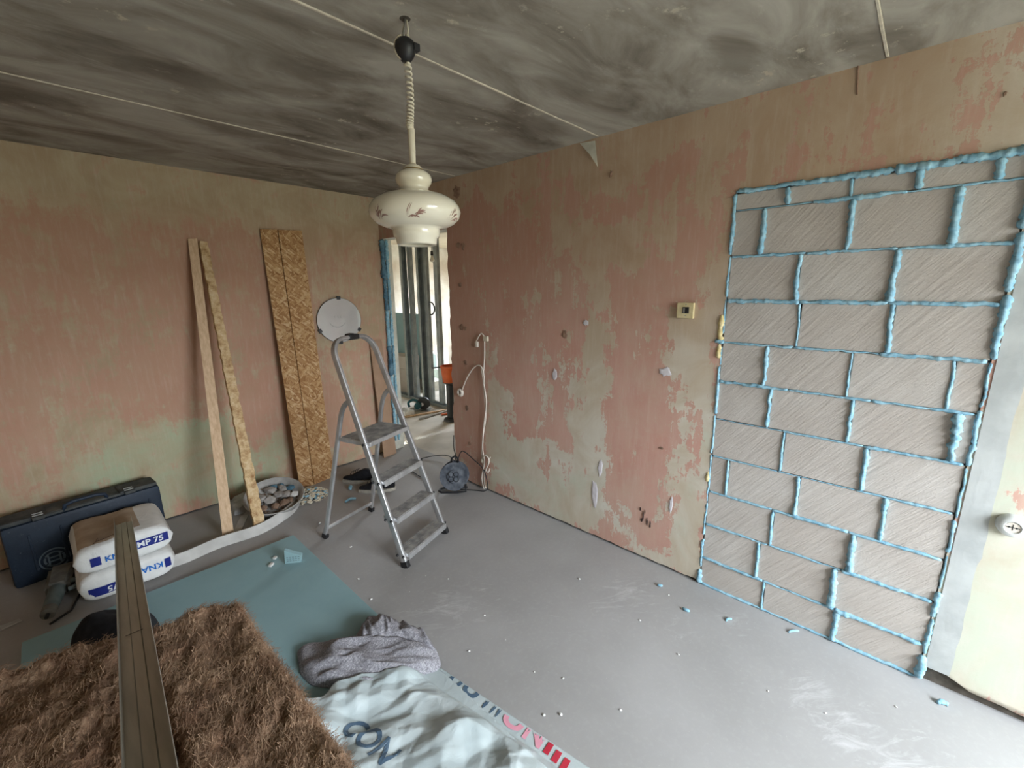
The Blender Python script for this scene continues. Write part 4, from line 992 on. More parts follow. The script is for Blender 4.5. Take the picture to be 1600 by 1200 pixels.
n = NT('heather_grey_knit'); a_ = n.noise(160, 3, .7); b_ = n.noise(70, 4, .7, vec=n.mapped((1, 2.5, 1)))
c_ = n.ramp(n.math('ADD', n.math('MULTIPLY', a_, .6), n.math('MULTIPLY', b_, .4)), [(.38, srgb(112, 110, 116)), (.52, srgb(152, 150, 156)), (.64, srgb(192, 190, 194))])
n.bump(a_, .5, .003); MAT['knit'] = n.out(c_, .95, 0, .05)
MAT['blackcloth'] = simple('black_cloth', srgb(18, 18, 22), srgb(32, 32, 36), 30, .9)
sw = thing('grey_sweater', 'crumpled heather grey knit garment on the plasterboard edge', 'clothing', fl(575, 1030, SZ))
ol = [fl(x, y, SZ+.02) for x, y in [(463, 1012), (478, 1003), (530, 1001), (575, 997), (620, 996), (655, 1000), (682, 1012), (690, 1034), (684, 1044), (640, 1055), (600, 1068), (572, 1080), (530, 1072), (485, 1066), (468, 1048)]]
v, f = heap('body', None, None, ol, SZ, .070, 11, MAT['knit'], .055, 13, (.75, -.65)); MB().add(v, f).build('torso', MAT['knit'], sw, smooth=True)
ol = [fl(x, y, SZ+.03) for x, y in [(540, 1006), (556, 988), (570, 968), (580, 960), (592, 968), (606, 965), (630, 975), (652, 980), (672, 995), (686, 1018), (665, 1016), (640, 1008), (600, 1012), (565, 1014)]]
v, f = heap('sleeve', None, None, ol, SZ, .085, 15, MAT['knit'], .045, 20, (.3, .95)); 
v = [(x, y, z) for x, y, z in v]; MB().add(v, f).build('sleeve', MAT['knit'], sw, smooth=True)
ol = [fl(x, y, SZ+.08) for x, y in [(104, 1012), (122, 988), (150, 965), (180, 962), (205, 964), (238, 958), (250, 966), (250, 990), (240, 1040), (180, 1060), (120, 1040)]]
v, f = heap('black', None, None, ol, SZ, .24, 21, MAT['blackcloth'], .05, 7, (.7, -.7))
tag(MB().add(v, f).build('black_garment', MAT['blackcloth'], smooth=True), 'black crumpled cloth lying on the plasterboard behind the brown wool', 'clothing')

# ------------------------------------------------------------------ torn white packaging film with lettering
hem0, hem1 = fl(690, 1043, .01), fl(912, 1192, .01)
hd = (hem1-hem0)[:2]; hd = hd/np.linalg.norm(hd); hn = np.array([-hd[1], hd[0]])
if hn[0] > 0: hn = -hn                       # hn points from the hem toward the wool
def film_xy(u, v):                           # u metres inward from the hem, v metres along the hem from its far end
    return hem0[0]+hd[0]*v+hn[0]*u, hem0[1]+hd[1]*v+hn[1]*u
def film_z(u, v):
    u = np.asarray(u, float); v = np.asarray(v, float); x, y = film_xy(u, v)
    a = 0*u; wu = u+.05*(fbm(u*5, v*5, 31, 3)-.5)*2; wv2 = v+.05*(fbm(u*5+9, v*5, 35, 3)-.5)*2
    for fr, an, ph, am in ((2.6, .35, .1, .50), (4.1, -.5, .4, .32), (6.7, .9, .7, .2), (5.3, .15, .25, .25), (10.1, -.9, .3, .12), (15.0, .5, .6, .08)):
        t = (wu*math.sin(an)+wv2*math.cos(an))*fr+ph; a = a+am*np.abs(2*(t-np.floor(t))-1)*vn(u*4+ph*9, v*4, 39)*1.6
    b = vn(u*30, v*30, 37)
    amp = np.clip((u-.055)/.12, 0, 1); far = np.clip(1-v/.25, 0, 1)
    z = .006+.036*np.clip((u-.065)/.05, 0, 1) + amp*(.058*a+.002*(b-.5)) + .015*amp*far*np.clip(a, 0, 1) + .10*np.clip((u-.40)/.25, 0, 1)
    return np.maximum(z, np.where(x < SX1+.012, SZ+.004, .004))
nu_, nv_ = 150, 220; Ug, Vg = np.meshgrid(np.linspace(0, .66, nu_), np.linspace(0, 1, nv_))
vend = .98
top = -.30*np.clip(Ug/.5, 0, 1)+.05*(fbm(Ug*14, Ug*0, 41, 3)-.5)+.04*np.sin(Ug*17)*np.clip(Ug/.1, 0, 1)
VV = top+(vend-top)*Vg
fx, fy = film_xy(Ug, VV); fz = film_z(Ug, VV)
P = np.stack([fx, fy, fz], -1).reshape(-1, 3)
f = [(j*nu_+i, j*nu_+i+1, (j+1)*nu_+i+1, (j+1)*nu_+i) for j in range(nv_-1) for i in range(nu_-1)]
film = thing('packaging_film', 'crumpled white plastic packaging film with cut blue and red lettering', 'plastic film', (float(fx.mean()), float(fy.mean()), 0))
fo = MB().add(P, f).build('film_sheet', MAT['film'], film, smooth=True)
m_ = fo.modifiers.new('thickness', 'SOLIDIFY'); m_.thickness = .0012; m_.offset = -1
MAT['ink_slate'] = simple('slate_print', srgb(74, 96, 118), srgb(92, 112, 130), 10, .5)
MAT['ink_pink'] = simple('pink_print', srgb(222, 150, 168), srgb(230, 164, 180), 10, .5)
MAT['ink_red'] = simple('red_print', srgb(186, 48, 66), srgb(198, 60, 76), 10, .5)
def film_text(txt, v0, u0, size, mat, width=1.0, clip=None, rot=0.0, bold=.03):
    tv, tf = text_mesh(txt, size, bold*size, 0, cuts=2)
    tv = tv*np.array([width, 1]); c_, s_ = math.cos(rot), math.sin(rot)
    tv = tv@np.array([[c_, s_], [-s_, c_]])
    vv_ = v0+tv[:, 0]; uu = u0-tv[:, 1]; keep = []
    for q in tf:
        if min(uu[list(q)]) > .001: keep.append(q)
    x, y = film_xy(uu, vv_); z = film_z(uu, vv_)+.0022
    used = sorted({i for q in keep for i in q}); mp = {o: i for i, o in enumerate(used)}
    MB().add([(x[i], y[i], z[i]) for i in used], [tuple(mp[i] for i in q) for q in keep]).build('lettering', mat, film)
def film_fit(ch, v0, v1, u0, size, mat):
    tv, _ = text_mesh(ch, size, .03*size, 0, cuts=0); x0_, x1_ = tv[:, 0].min(), tv[:, 0].max(); wd = (v1-v0)/(x1_-x0_)
    film_text(ch, v0-x0_*wd, u0, size, mat, wd)
for ch, v0, v1, u0, m in (('I', .022, .044, .034, 'slate'), ('U', .064, .130, .036, 'slate'), ('U', .142, .222, .036, 'slate'), ('V', .240, .295, .040, 'slate'), ('W', .288, .352, .040, 'slate'),
                          ('U', .358, .450, .044, 'pink'), ('N', .462, .540, .046, 'pink'), ('I', .556, .578, .046, 'red'), ('I', .594, .617, .054, 'red'), ('I', .632, .655, .060, 'red')):
    film_fit(ch, v0, v1, u0, .12, MAT['ink_'+m])
film_text('CON', -.062, .462, .125, MAT['ink_slate'], .85, bold=.02)

# ------------------------------------------------------------------ cable reel by the right wall
MAT['reel'] = simple('dusty_black_plastic', srgb(58, 63, 72), srgb(120, 124, 130), 18, .75, detail=6, lo=.35, hi=.8)
MAT['rubber'] = simple('black_rubber', srgb(26, 26, 28), srgb(44, 44, 46), 20, .7)
rc = np.array([2.130, 2.655, .138]); ra = np.array([-.72, -.66, .20]); ra /= np.linalg.norm(ra)
re1 = np.cross([0, 0, 1], ra); re1 /= np.linalg.norm(re1); re2 = np.cross(ra, re1); RA = [re1, re2, ra]
reel = thing('cable_reel', 'dusty black cable reel with four sockets standing by the wall corner', 'cable reel', (rc[0], rc[1], 0))
face = MB().lathe([(0, .058), (.052, .058), (.056, .050), (.062, .046), (.100, .046), (.106, .050), (.116, .050), (.118, .042), (.114, .036), (.05, .034)], rc, 48, ax=RA).build('front_flange', MAT['reel'], reel, smooth=True, angle=35)
MB().lathe([(.05, -.034), (.114, -.034), (.118, -.042), (.112, -.048), (0, -.048)], rc, 48, ax=RA).build('back_flange', MAT['reel'], reel, smooth=True, angle=35)
MB().lathe([(.05, .034), (.052, -.034)], rc, 32, ax=RA).build('drum', MAT['rubber'], reel)
co = []
for i in range(36*9+1):
    t = i/36; a = 2*math.pi*t; co.append(rc+re1*.088*math.cos(a)+re2*.088*math.sin(a)+ra*(-.029+.0064*t))
MB().tube(co, .0055, 6).build('wound_cable', MAT['rubber'], reel, smooth=True)
for a in (45, 135, 225, 315):
    q = rc+(re1*math.cos(math.radians(a))+re2*math.sin(math.radians(a)))*.029
    s_ = MB().lathe([(.0215, .062), (.0195, .064), (.018, .060), (.017, .052), (0, .052)], q+ra*.0, 20, ax=RA).build('socket', MAT['rubber'], face, smooth=True, angle=35)
st = [rc+re1*.10-re2*.06+ra*.055, rc+re1*.10-re2*.118+ra*.06, rc+re1*.03-re2*.126+ra*.062, rc-re1*.10-re2*.126+ra*.062, rc-re1*.125-re2*.122+ra*.03, rc-re1*.125-re2*.122-ra*.04, rc-re1*.07-re2*.122-ra*.07, rc+re1*.10-re2*.122-ra*.07]
st = [np.array([q[0], q[1], max(q[2], .010)]) for q in st]
MB().tube(st, .0085, 8).build('stand', MAT['rubber'], reel, smooth=True)
hd_ = [rc-re1*.03+re2*.105-ra*.02, rc-re1*.026+re2*.140-ra*.02, rc+re2*.158-ra*.02, rc+re1*.026+re2*.140-ra*.02, rc+re1*.03+re2*.105-ra*.02]
MB().tube(hd_, .009, 8).build('carry_handle', MAT['rubber'], reel, smooth=True)
c1 = [rc+re2*.10-ra*.02+re1*.02, rw(722, 705, .10), rw(740, 718, .05), rw(756, 735, .02), rw(762, 760, .03), rw(757, 767, .06), rw(742, 766, .09), rc+re1*-.07-re2*.11]
def smoothp(P, k=8):
    P = [np.array(q, float) for q in P]; out = []
    for i in range(len(P)-1):
        p0, p1, p2, p3 = P[max(i-1, 0)], P[i], P[i+1], P[min(i+2, len(P)-1)]
        for t in np.linspace(0, 1, k, endpoint=False):
            out.append(.5*((2*p1)+(-p0+p2)*t+(2*p0-5*p1+4*p2-p3)*t*t+(-p0+3*p1-3*p2+p3)*t**3))
    return out+[P[-1]]
def flo(P, z=.005): return [np.array([q[0], q[1], max(q[2], z)]) for q in P]
MB().tube(flo(smoothp(c1)), .0042, 6).build('loose_cable', MAT['rubber'], reel, smooth=True)
c2 = [rc+re2*.11-ra*.03, fl(700, 712, .06), fl(680, 712, .03), fl(655, 718, .006), fl(640, 730, .006), fl(652, 742, .006), fl(665, 748, .006)]
MB().tube(flo(smoothp(c2)), .0042, 6).build('loose_cable', MAT['rubber'], reel, smooth=True)
c3 = [rw(709, 680, .01), rw(709, 700, .02), rw(712, 712, .06), rc+re2*.12-ra*.03]
MB().tube(flo(smoothp(c3)), .004, 6).build('loose_cable', MAT['rubber'], reel, smooth=True)

# ------------------------------------------------------------------ white wires, junction pieces, switch, socket on the right wall
MAT['wire'] = simple('white_cable', srgb(214, 204, 190), srgb(226, 218, 206), 12, .5)
wires = thing('wall_cable', 'white cables hanging down the pink wall above the cable reel', 'cable', rw(757, 762, .01))
w1 = [rw(757, 532, .012), rw(757, 560, .014), rw(755, 590, .016), rw(757, 620, .018), rw(759, 650, .016), rw(755, 680, .014), rw(753, 710, .014), rw(756, 735, .014), rw(757, 755, .016), rw(759, 763, .012)]
w2 = [rw(752, 575, .02), rw(756, 600, .022), rw(760, 630, .022), rw(756, 665, .018), rw(754, 700, .016), rw(757, 722, .02), rw(753, 745, .016), rw(756, 764, .02)]
w3 = [rw(722, 610, .01), rw(729, 592, .018), rw(740, 575, .022), rw(749, 571, .022), rw(755, 580, .022), rw(757, 600, .02)]
w4 = [rw(754, 718, .014), rw(757, 712, .03), rw(762, 714, .03), rw(764, 722, .028), rw(760, 732, .022), rw(757, 738, .016)]
w5 = [rw(766, 714, .012), rw(762, 724, .02), rw(760, 735, .02), rw(763, 738, .016), rw(765, 732, .012)]
for P_ in (w1, w2, w3, w4, w5): MB().tube(smoothp(P_), .0052, 7).build('wire', MAT['wire'], wires, smooth=True)
MB().tube(smoothp([rw(744, 534, .012), rw(748, 526, .016), rw(752, 521, .016), rw(757, 526, .014)]), .005, 7).build('wire', MAT['wire'], wires, smooth=True)
MB().box(rw(745, 538, .012), (.022, .026, .045), bev=.005).build('connector', MAT['wire'], wires)
MB().box(rw(759, 529, .012), (.02, .05, .040), bev=.006).build('connector', MAT['cream'], wires)
MB().box(rw(754, 720, .016), (.02, .022, .03), bev=.004).build('connector', MAT['cream'], wires)
WA = [[0, 1, 0], [0, 0, 1], [-1, 0, 0]]
MB().lathe([(.014, .012), (.018, .018), (.028, .018), (.036, .010), (.038, 0), (.014, 0), (.014, .012)], rw(720, 613, .002), 28, ax=[[0, 1, 0], [0, 0, 1], [-1, 0, 0]]).build('round_outlet', MAT['wire'], wires, smooth=True, angle=35)
MAT['old_plastic'] = simple('yellowed_plastic', srgb(206, 188, 140), srgb(220, 206, 164), 20, .5)
sw_c = rw(1072.5, 485, 0); swt = thing('light_switch', 'yellowed square light switch plate with dark missing rocker on pink wall', 'light switch', sw_c)
MB().box(sw_c+[-.010, 0, 0], (.02, .088, .080), bev=.004).build('plate', MAT['old_plastic'], swt)
MB().box(sw_c+[-.0205, -.004, .002], (.003, .034, .032), bev=.001).build('recess', MAT['black'], swt)
for s in (-1, 1): MB().box(sw_c+[-.0225, -.004+s*.0085, .002], (.004, .010, .026), bev=.001).build('contact', MAT['steel'] if s > 0 else MAT['black'], swt)
for s in (-1, 1): MB().lathe([(0, .002), (.003, .002), (.003, 0)], sw_c+[-.020, -.004, .002+s*.028], 8, ax=WA).build('screw', MAT['steel'], swt)
so_c = rw(1581, 820, 0); sot = thing('wall_socket', 'round grey-white wall socket right of the blocked doorway', 'socket', so_c)
MAT['socketw'] = simple('grey_white_plastic', srgb(206, 208, 204), srgb(216, 218, 214), 12, .45)
MB().lathe([(.0, .026), (.020, .026), (.023, .030), (.034, .028), (.041, .018), (.043, 0)], so_c, 40, ax=WA).build('cover', MAT['socketw'], sot, smooth=True, angle=50)
rec = MB().lathe([(.0195, .0275), (.0185, .0262), (0, .0262)], so_c+[-.0005, 0, 0], 28, ax=WA).build('recess', MAT['wire'], sot)
MB().box(so_c+[-.0272, 0, 0], (.001, .036, .0022)).build('slot', MAT['black'], rec); MB().box(so_c+[-.0272, 0, .0]+np.array([0, 0, 0]), (.001, .002, .022)).build('slot', MAT['black'], rec)
for s in (-1, 1): MB().lathe([(0, .0006), (.003, .0006), (.003, -.001)], so_c+[-.0275, s*.0095, .0], 10, ax=WA).build('pin_hole', MAT['black'], rec)

# ------------------------------------------------------------------ shoes behind the ladder
MAT['sole'] = simple('pale_rubber_sole', srgb(150, 144, 134), srgb(176, 170, 158), 20, .8)
def shoe(label, c, ang, seed):
    c = np.array(c, float); t = thing('shoe', label, 'shoe', c, 'pair of black shoes'); d = np.array([math.cos(ang), math.sin(ang), 0]); s = np.array([-d[1], d[0], 0])
    L = .29; k = 22; n_ = 20
    def sec(i): 
        u = i/(k-1); x = -L/2+L*u                          # u=0 heel, 1 toe
        wdt = .5*(.066+.030*math.sin(math.pi*min(1, u*1.05)**.8)+.012*u)*min(1, (math.sin(math.pi*(.04+.92*u)))**.35*1.05)
        return u, x, wdt
    v = []; f = []
    for i in range(k):
        u, x, wdt = sec(i); hh = .105 if u < .35 else .105-.062*min(1, (u-.35)/.4)
        hh *= min(1, math.sin(math.pi*(.06+.9*u))**.3*1.02)+.0; 
        for j in range(n_):
            a = 2*math.pi*j/n_; yy = wdt*math.copysign(abs(math.cos(a))**.7, math.cos(a)); zz = .018+hh*(.5+.5*math.copysign(abs(math.sin(a))**.8, math.sin(a)))*(1+.05*vn(u*9, a*2, seed))
            if zz > .018+hh*.6: yy *= .78
            v.append(c+d*x+s*yy+np.array([0, 0, zz]))
    for i in range(k-1):
        for j in range(n_): f.append((i*n_+j, i*n_+(j+1) % n_, (i+1)*n_+(j+1) % n_, (i+1)*n_+j))
    f += [tuple(range(n_))[::-1], tuple((k-1)*n_+j for j in range(n_))]
    up = MB().add(v, f).build('upper', MAT['blackcloth'], t, smooth=True)
    v = []; f = []
    for i in range(k):
        u, x, wdt = sec(i); wdt += .005
        for yy, zz in ((-wdt, .0), (-wdt-.002, .026), (wdt+.002, .026), (wdt, .0)): v.append(c+d*(x*1.03)+s*yy+np.array([0, 0, zz+.001]))
    for i in range(k-1):
        for j in range(4): f.append((i*4+j, i*4+(j+1) % 4, i*4+4+(j+1) % 4, i*4+4+j))
    f += [(3, 2, 1, 0), tuple((k-1)*4+j for j in range(4))]
    MB().add(v, f).build('sole', MAT['sole'], t, smooth=True, angle=40)
    for q in range(4):
        p0 = c+d*(.005+.022*q)+np.array([0, 0, .122-.011*q]); MB().tube(smoothp([p0-s*.028+[0, 0, -.012], p0, p0+s*.028+[0, 0, -.012]], 4), .003, 5).build('lace', MAT['rubber'], up, smooth=True)
    return t
sa = math.atan2(.73, -.68)
shoe('black shoe with pale sole, toe nearest the strand board', fl(563, 752), sa-.05, 2)
shoe('black shoe with pale sole, seen behind the ladder leg, nearer the reel', fl(590, 766), sa+.12, 6)

# ------------------------------------------------------------------ debris tub, strips and scraps
MAT['tub'] = simple('dusty_grey_tub', srgb(158, 156, 152), srgb(184, 182, 178), 10, .8)
tc_ = np.array([.995, 3.435, .112]); dd = np.array([.995, 3.435]); dd /= np.linalg.norm(dd); tl_ = .30; trr = .205
tn = np.array([-dd[0]*math.sin(tl_), -dd[1]*math.sin(tl_), math.cos(tl_)]); te1 = np.array([dd[1], -dd[0], 0]); te2 = np.cross(tn, te1); TA = [te1, te2, tn]
tubo = MB(); k = 48; prof_ = [(.14, -.085), (.175, -.055), (.20, 0), (.208, .012), (.206, .018), (.196, .014), (.185, -.01), (.16, -.05), (.10, -.060), (0, -.060)]
tubo.lathe([(0, -.085)]+prof_, tc_, k, ax=TA)
tv = np.array(tubo.v); tv[:, 2] = np.maximum(tv[:, 2], .002); tubo.v = [tuple(q) for q in tv]
tag(tubo.build('debris_tub', MAT['tub'], smooth=True, angle=50), 'shallow dusty grey tub filled with rubble below the rough batten', 'tub')
MAT['rubble'] = simple('grey_rubble', srgb(142, 136, 130), srgb(178, 172, 166), 20, .9); MAT['rubble_w'] = simple('white_rubble', srgb(206, 204, 200), srgb(224, 222, 218), 20, .9)
MAT['rubble_b'] = simple('brown_rubble', srgb(120, 98, 82), srgb(150, 124, 104), 20, .9)
spots = [(-.10, .02, .05, 'rubble'), (-.03, -.02, .045, 'rubble'), (.03, .03, .04, 'rubble'), (-.02, .09, .05, 'rubble'), (.08, .02, .038, 'rubble'), (.13, .0, .034, 'rubble_w'), (.0, -.09, .035, 'rubble_b'), (.06, -.07, .04, 'rubble_b'), (-.08, -.08, .03, 'rubble_b'),
         (.10, -.05, .03, 'rubble_b'), (-.12, .08, .035, 'rubble'), (.06, .10, .04, 'rubble'), (.12, .09, .032, 'foam_old'), (.06, .14, .03, 'foam_old'), (-.05, .03, .03, 'rubble_w'), (.00, .14, .03, 'foam_old')]
lbl = {'rubble': 'grey plaster rubble chunk inside the debris tub', 'rubble_w': 'white plaster lump inside the debris tub', 'rubble_b': 'brown rubble chunk inside the debris tub', 'foam_old': 'blue foam offcut inside the debris tub'}
for i, (a, b, s, m) in enumerate(spots):
    p = tc_+te1*a+te2*b+tn*(-.048+s*.85); o = MB().rock(p, (s*1.1, s*.8, s*.7), 60+i).build('rubble_chunk' if m != 'foam_old' else 'foam_offcut', MAT[m]); tag(o, lbl[m], 'rubble' if m != 'foam_old' else 'foam scrap', 'pieces in the debris tub, '+m.replace('_', ' '))
mb = MB()
for i in range(240):
    a, r_ = random.random()*6.28, .165*math.sqrt(random.random()); s = .004+.009*random.random()
    mb.rock(tc_+te1*r_*math.cos(a)+te2*r_*math.sin(a)+tn*(-.055+random.random()*.012), (s, s*.8, s*.6), 500+i)
tag(mb.build('rubble_crumbs', MAT['rubble_b']), 'fine brown rubble crumbs filling the debris tub', 'rubble', kind='stuff')
# pale curved strip standing on edge round the tub
def ribbon(name, label, cat, P, hgt, th, mat, lean=0.0):
    P = smoothp(P, 8); v = []; f = []; m = len(P)
    for i in range(m):
        t = P[min(i+1, m-1)]-P[max(i-1, 0)]; t[2] = 0; t /= np.linalg.norm(t); s = np.array([-t[1], t[0], 0])
        for a, z in ((-th/2, 0), (th/2, 0), (th/2+lean, hgt), (-th/2+lean, hgt)): v.append(P[i]+s*a+np.array([0, 0, z+.002]))
    for i in range(m-1):
        for j in range(4): f.append((i*4+j, i*4+(j+1) % 4, i*4+4+(j+1) % 4, i*4+4+j))
    f += [(3, 2, 1, 0), tuple((m-1)*4+j for j in range(4))]
    return tag(MB().add(v, f).build(name, mat, smooth=True, angle=40), label, cat)
MAT['strip'] = simple('pale_grey_strip', srgb(184, 182, 178), srgb(202, 200, 196), 12, .8)
ribbon('edge_strip', 'long pale grey strip curving across the floor in front of the debris tub', 'strip', [fl(248, 893), fl(290, 880), fl(345, 856), fl(405, 836), fl(440, 816), fl(462, 798), fl(474, 776)], .062, .008, MAT['strip'], .03)
ribbon('edge_strip', 'short pale grey offcut strip lying between the two leaning battens', 'strip', [fl(366, 842), fl(376, 820), fl(383, 806)], .004, .05, MAT['strip'])
MAT['paper'] = simple('crumpled_paper', srgb(160, 160, 160), srgb(200, 200, 200), 14, .9)
ol = [fl(x, y) for x, y in [(358, 793), (366, 780), (384, 772), (390, 790), (382, 802), (366, 806)]]
v, f = heap('paper', None, None, ol, 0, .05, 51, MAT['paper'], .03, 12); tag(MB().add(v, f).build('crumpled_paper', MAT['paper']), 'crumpled grey paper between the smooth batten and the debris tub', 'paper')
MAT['chip'] = simple('tan_chips', srgb(196, 182, 156), srgb(216, 206, 186), 40, .9)
for nm, m, cnt, lab, rad in (('wood_chips', 'chip', 420, 'heap of tan crumbs beside the strand boards', .15), ('foam_crumbs', 'foam', 90, 'blue foam crumbs scattered over the tan crumb heap', .14)):
    mb = MB(); c0 = fl(478, 777)
    for i in range(cnt):
        a, r_ = random.random()*6.28, math.sqrt(random.random()); x, y = c0[0]+rad*1.0*r_*math.cos(a)+.02, c0[1]+rad*1.05*r_*math.sin(a)
        s = (.004+.010*random.random())*(1.25 if m == 'foam' else 1); hh = .055*max(0, 1-r_*r_)*(.6+.4*random.random())
        mb.rock((x, y, hh+s*.45), (s*1.2, s*.8, s*.6), 900+i)
    tag(mb.build(nm, MAT[m]), lab, 'debris', kind='stuff')
def scrap(px, py, L, wd_, ang, label, mat='foam', z=0.0, r=None):
    c = fl(px, py, z); r = r or random.Random(px); d = np.array([math.cos(ang), math.sin(ang), 0]); k = 9
    s = np.array([-d[1], d[0], 0]); b = (r.random()-.5)*.5*L
    P = [c+d*L*(t-.5)+s*b*(1-(2*t-1)**2)+np.array([0, 0, wd_*.55]) for t in np.linspace(0, 1, k)]
    R_ = [wd_*(.35+.5*math.sin(math.pi*(.1+.8*t))+.25*r.random())*.75 for t in np.linspace(0, 1, k)]
    P = [np.array([p[0], p[1], z+rr+.0005]) for p, rr in zip(P, R_)]
    o = MB().tube(P, R_, 7).build('foam_scrap' if mat.startswith('foam') else 'plaster_crumb', MAT[mat], smooth=True)
    return tag(o, label, 'foam scrap' if mat.startswith('foam') else 'crumb', 'blue foam scraps on the floor' if mat.startswith('foam') else 'loose crumbs')
scrap(549, 764, .05, .022, 1.0, 'rounded blue foam scrap on the floor beside the black shoes')
scrap(548, 783, .085, .014, -.1, 'elongated blue foam scrap on the floor under the ladder')
scrap(1031, 916, .024, .011, 1.9, 'small blue foam scrap nearest the black scuff marks on the pink wall')
scrap(1072, 954, .034, .012, 1.6, 'upright-looking blue foam crumb on open floor below the block wall corner')
scrap(1139, 970, .036, .008, -.5, 'thin pale blue foam sliver on the floor below the blocks')
scrap(1240, 988, .055, .008, -.7, 'curled blue foam sliver touching the foot of the block wall')
scrap(1473, 1102, .034, .014, 2.0, 'chunky blue foam scrap alone below the block wall end and broken plaster')
scrap(1490, 1108, .012, .005, .3, 'tiny blue crumb at the floor edge near the right border') if False else None
scrap(500, 819, .016, .010, .3, 'small white crumb on the floor beside the ladder rear foot', 'rubble_w')
scrap(818, 953, .008, .004, .3, 'tiny white crumb on the floor in front of the pink wall', 'rubble_w') if False else None
mb = MB()
for px, py in [(548, 855), (580, 937), (757, 962), (733, 1018), (876, 1117), (850, 1118), (820, 1148), (905, 905), (665, 900), (1060, 1023), (1290, 1115), (970, 1110), (880, 1060), (700, 905), (640, 925), (1045, 930), (1000, 970), (835, 1050), (790, 1000), (560, 905), (1200, 1080), (1400, 1105)]:
    c = fl(px, py); s = .003+.004*random.random(); mb.rock((c[0], c[1], s*.5), (s*1.3, s, s*.7), px)
tag(mb.build('floor_crumbs', MAT['rubble_w']), 'tiny white crumbs scattered over the grey floor', 'debris', kind='stuff')
_p = fl(12, 983); tag(MB().add([(_p[0]-.05, _p[1], .002), (_p[0]+.05, _p[1]+.02, .002), (_p[0]+.04, _p[1]+.05, .004), (_p[0]-.04, _p[1]+.04, .01), (_p[0]-.05, _p[1], .004), (_p[0]+.05, _p[1]+.02, .004), (_p[0]+.04, _p[1]+.05, .006), (_p[0]-.04, _p[1]+.04, .012)],
    [(0, 3, 2, 1), (4, 5, 6, 7), (0, 1, 5, 4), (1, 2, 6, 5), (2, 3, 7, 6), (3, 0, 4, 7)]).build('paper_scrap', MAT['paper']), 'white paper scrap on the dark floor in front of the tool case', 'paper')
# small marked offcut and white bits on the plasterboard
oc = fl(455, 880, SZ); oa = np.array([.80, -.60, 0]); ob_ = np.array([.6, .8, 0])
cut = thing('board_offcut', 'small green plasterboard offcut with pencil notes standing on the sheet', 'offcut', oc)
v0 = [oc-oa*.035, oc+oa*.055, oc+oa*.062+[0, 0, .045], oc-oa*.030+[0, 0, .088]]
v1 = [p+ob_*.026 for p in v0]
MB().add(v0+v1, [(0, 1, 2, 3), (7, 6, 5, 4), (0, 4, 5, 1), (1, 5, 6, 2), (2, 6, 7, 3), (3, 7, 4, 0)]).build('offcut', MAT['gkb'], cut)
MAT['pencil'] = simple('pencil_marks', srgb(70, 84, 88), srgb(90, 104, 106), 30, .8)
mb = MB()
for row in range(4):
    for i in range(5):
        q = oc-oa*(.018-.016*i)-ob_*.0006+np.array([0, 0, .016+.012*row]) if i < 5 else None
        if q[2]-oc[2] < .05: mb.box(q, (.010, .0012, .0022), ax=[oa, ob_, [0, 0, 1]])
mb.build('pencil_notes', MAT['pencil'], cut)['kind'] = 'stuff'
for i, (px, py, lb) in enumerate(((424, 884, 'larger white plaster bit beside the marked offcut'), (430, 873, 'smaller white plaster bit just behind the larger one by the marked offcut'))):
    c = fl(px, py, SZ); tag(MB().box(c+[0, 0, .007], (.030-.008*i, .018, .012), ax=[[.8, .6, 0], [-.6, .8, 0], [0, 0, 1]], bev=.002).build('plaster_bit', MAT['rubble_w']), lb, 'crumb')

# ------------------------------------------------------------------ things in the hall
MAT['stud'] = simple('galvanised_stud', srgb(142, 150, 152), srgb(172, 178, 178), 8, .4, .75)
PX = 3.70
def stud(label, y, face, wd_=.075, x=PX, top=H-.002):
    o, _, _ = channel('metal_stud', (x, y, .03), (x, y, top), (0, 1, 0) if face == 'x' else (1, 0, 0), (1, 0, 0) if face == 'x' else (0, -1, 0), wd_, .048, .0012, MAT['stud'], lip=.006)
    return tag(o, label, 'metal stud', 'metal studs in the hall')
stud('leftmost metal stud of the hall partition', 5.62, 'y', .09)
stud('metal stud doubled against the leftmost one in the hall', 5.50, 'x', .075, PX+.03)
stud('middle metal stud of the hall partition, with teal board behind', 5.235, 'y', .075)
stud('metal stud right beside the middle one in the hall', 5.125, 'x', .10, PX+.02)
stud('rightmost metal stud of the hall partition beside the pink wall edge', 4.885, 'x', .085, PX+.03)
for z, lb in ((.0, 'bottom'), (H-.045, 'top')):
    o, _, _ = channel('metal_track', (PX+.02, 4.2, z+(.001 if z < 1 else .042)), (PX+.02, 6.4, z+(.001 if z < 1 else .042)), (1, 0, 0), (0, 0, 1 if z < 1 else -1), .105, .04, .0012, MAT['stud'])
    tag(o, lb+' metal track of the hall partition studs', 'metal track')
o = MB().box((PX+.55, 6.58, .70), (.02, 1.56, 1.10), bev=.002).build('green_plasterboard', MAT['gkb']); tag(o, 'green plasterboard panel standing behind the hall studs', 'plasterboard')
o = MB().box((PX+.62, 6.58, .075), (.30, 1.7, .15), bev=.004).build('plaster_ledge', MAT['reveal']); tag(o, 'low pale ledge at the foot of the hall plasterboard', 'ledge')
for i, (y, z) in enumerate(((6.15, .0), (6.15, .2), (6.13, .40))):
    q = MB().box((PX+.25, y, z+.10+.001*i), (.24, .52, .198), bev=.004).build('spare_block', MAT['block']); tag(q, ('bottom', 'middle', 'top')[i]+' spare aerated block of the stack in the hall', 'block', 'spare blocks stacked in the hall')
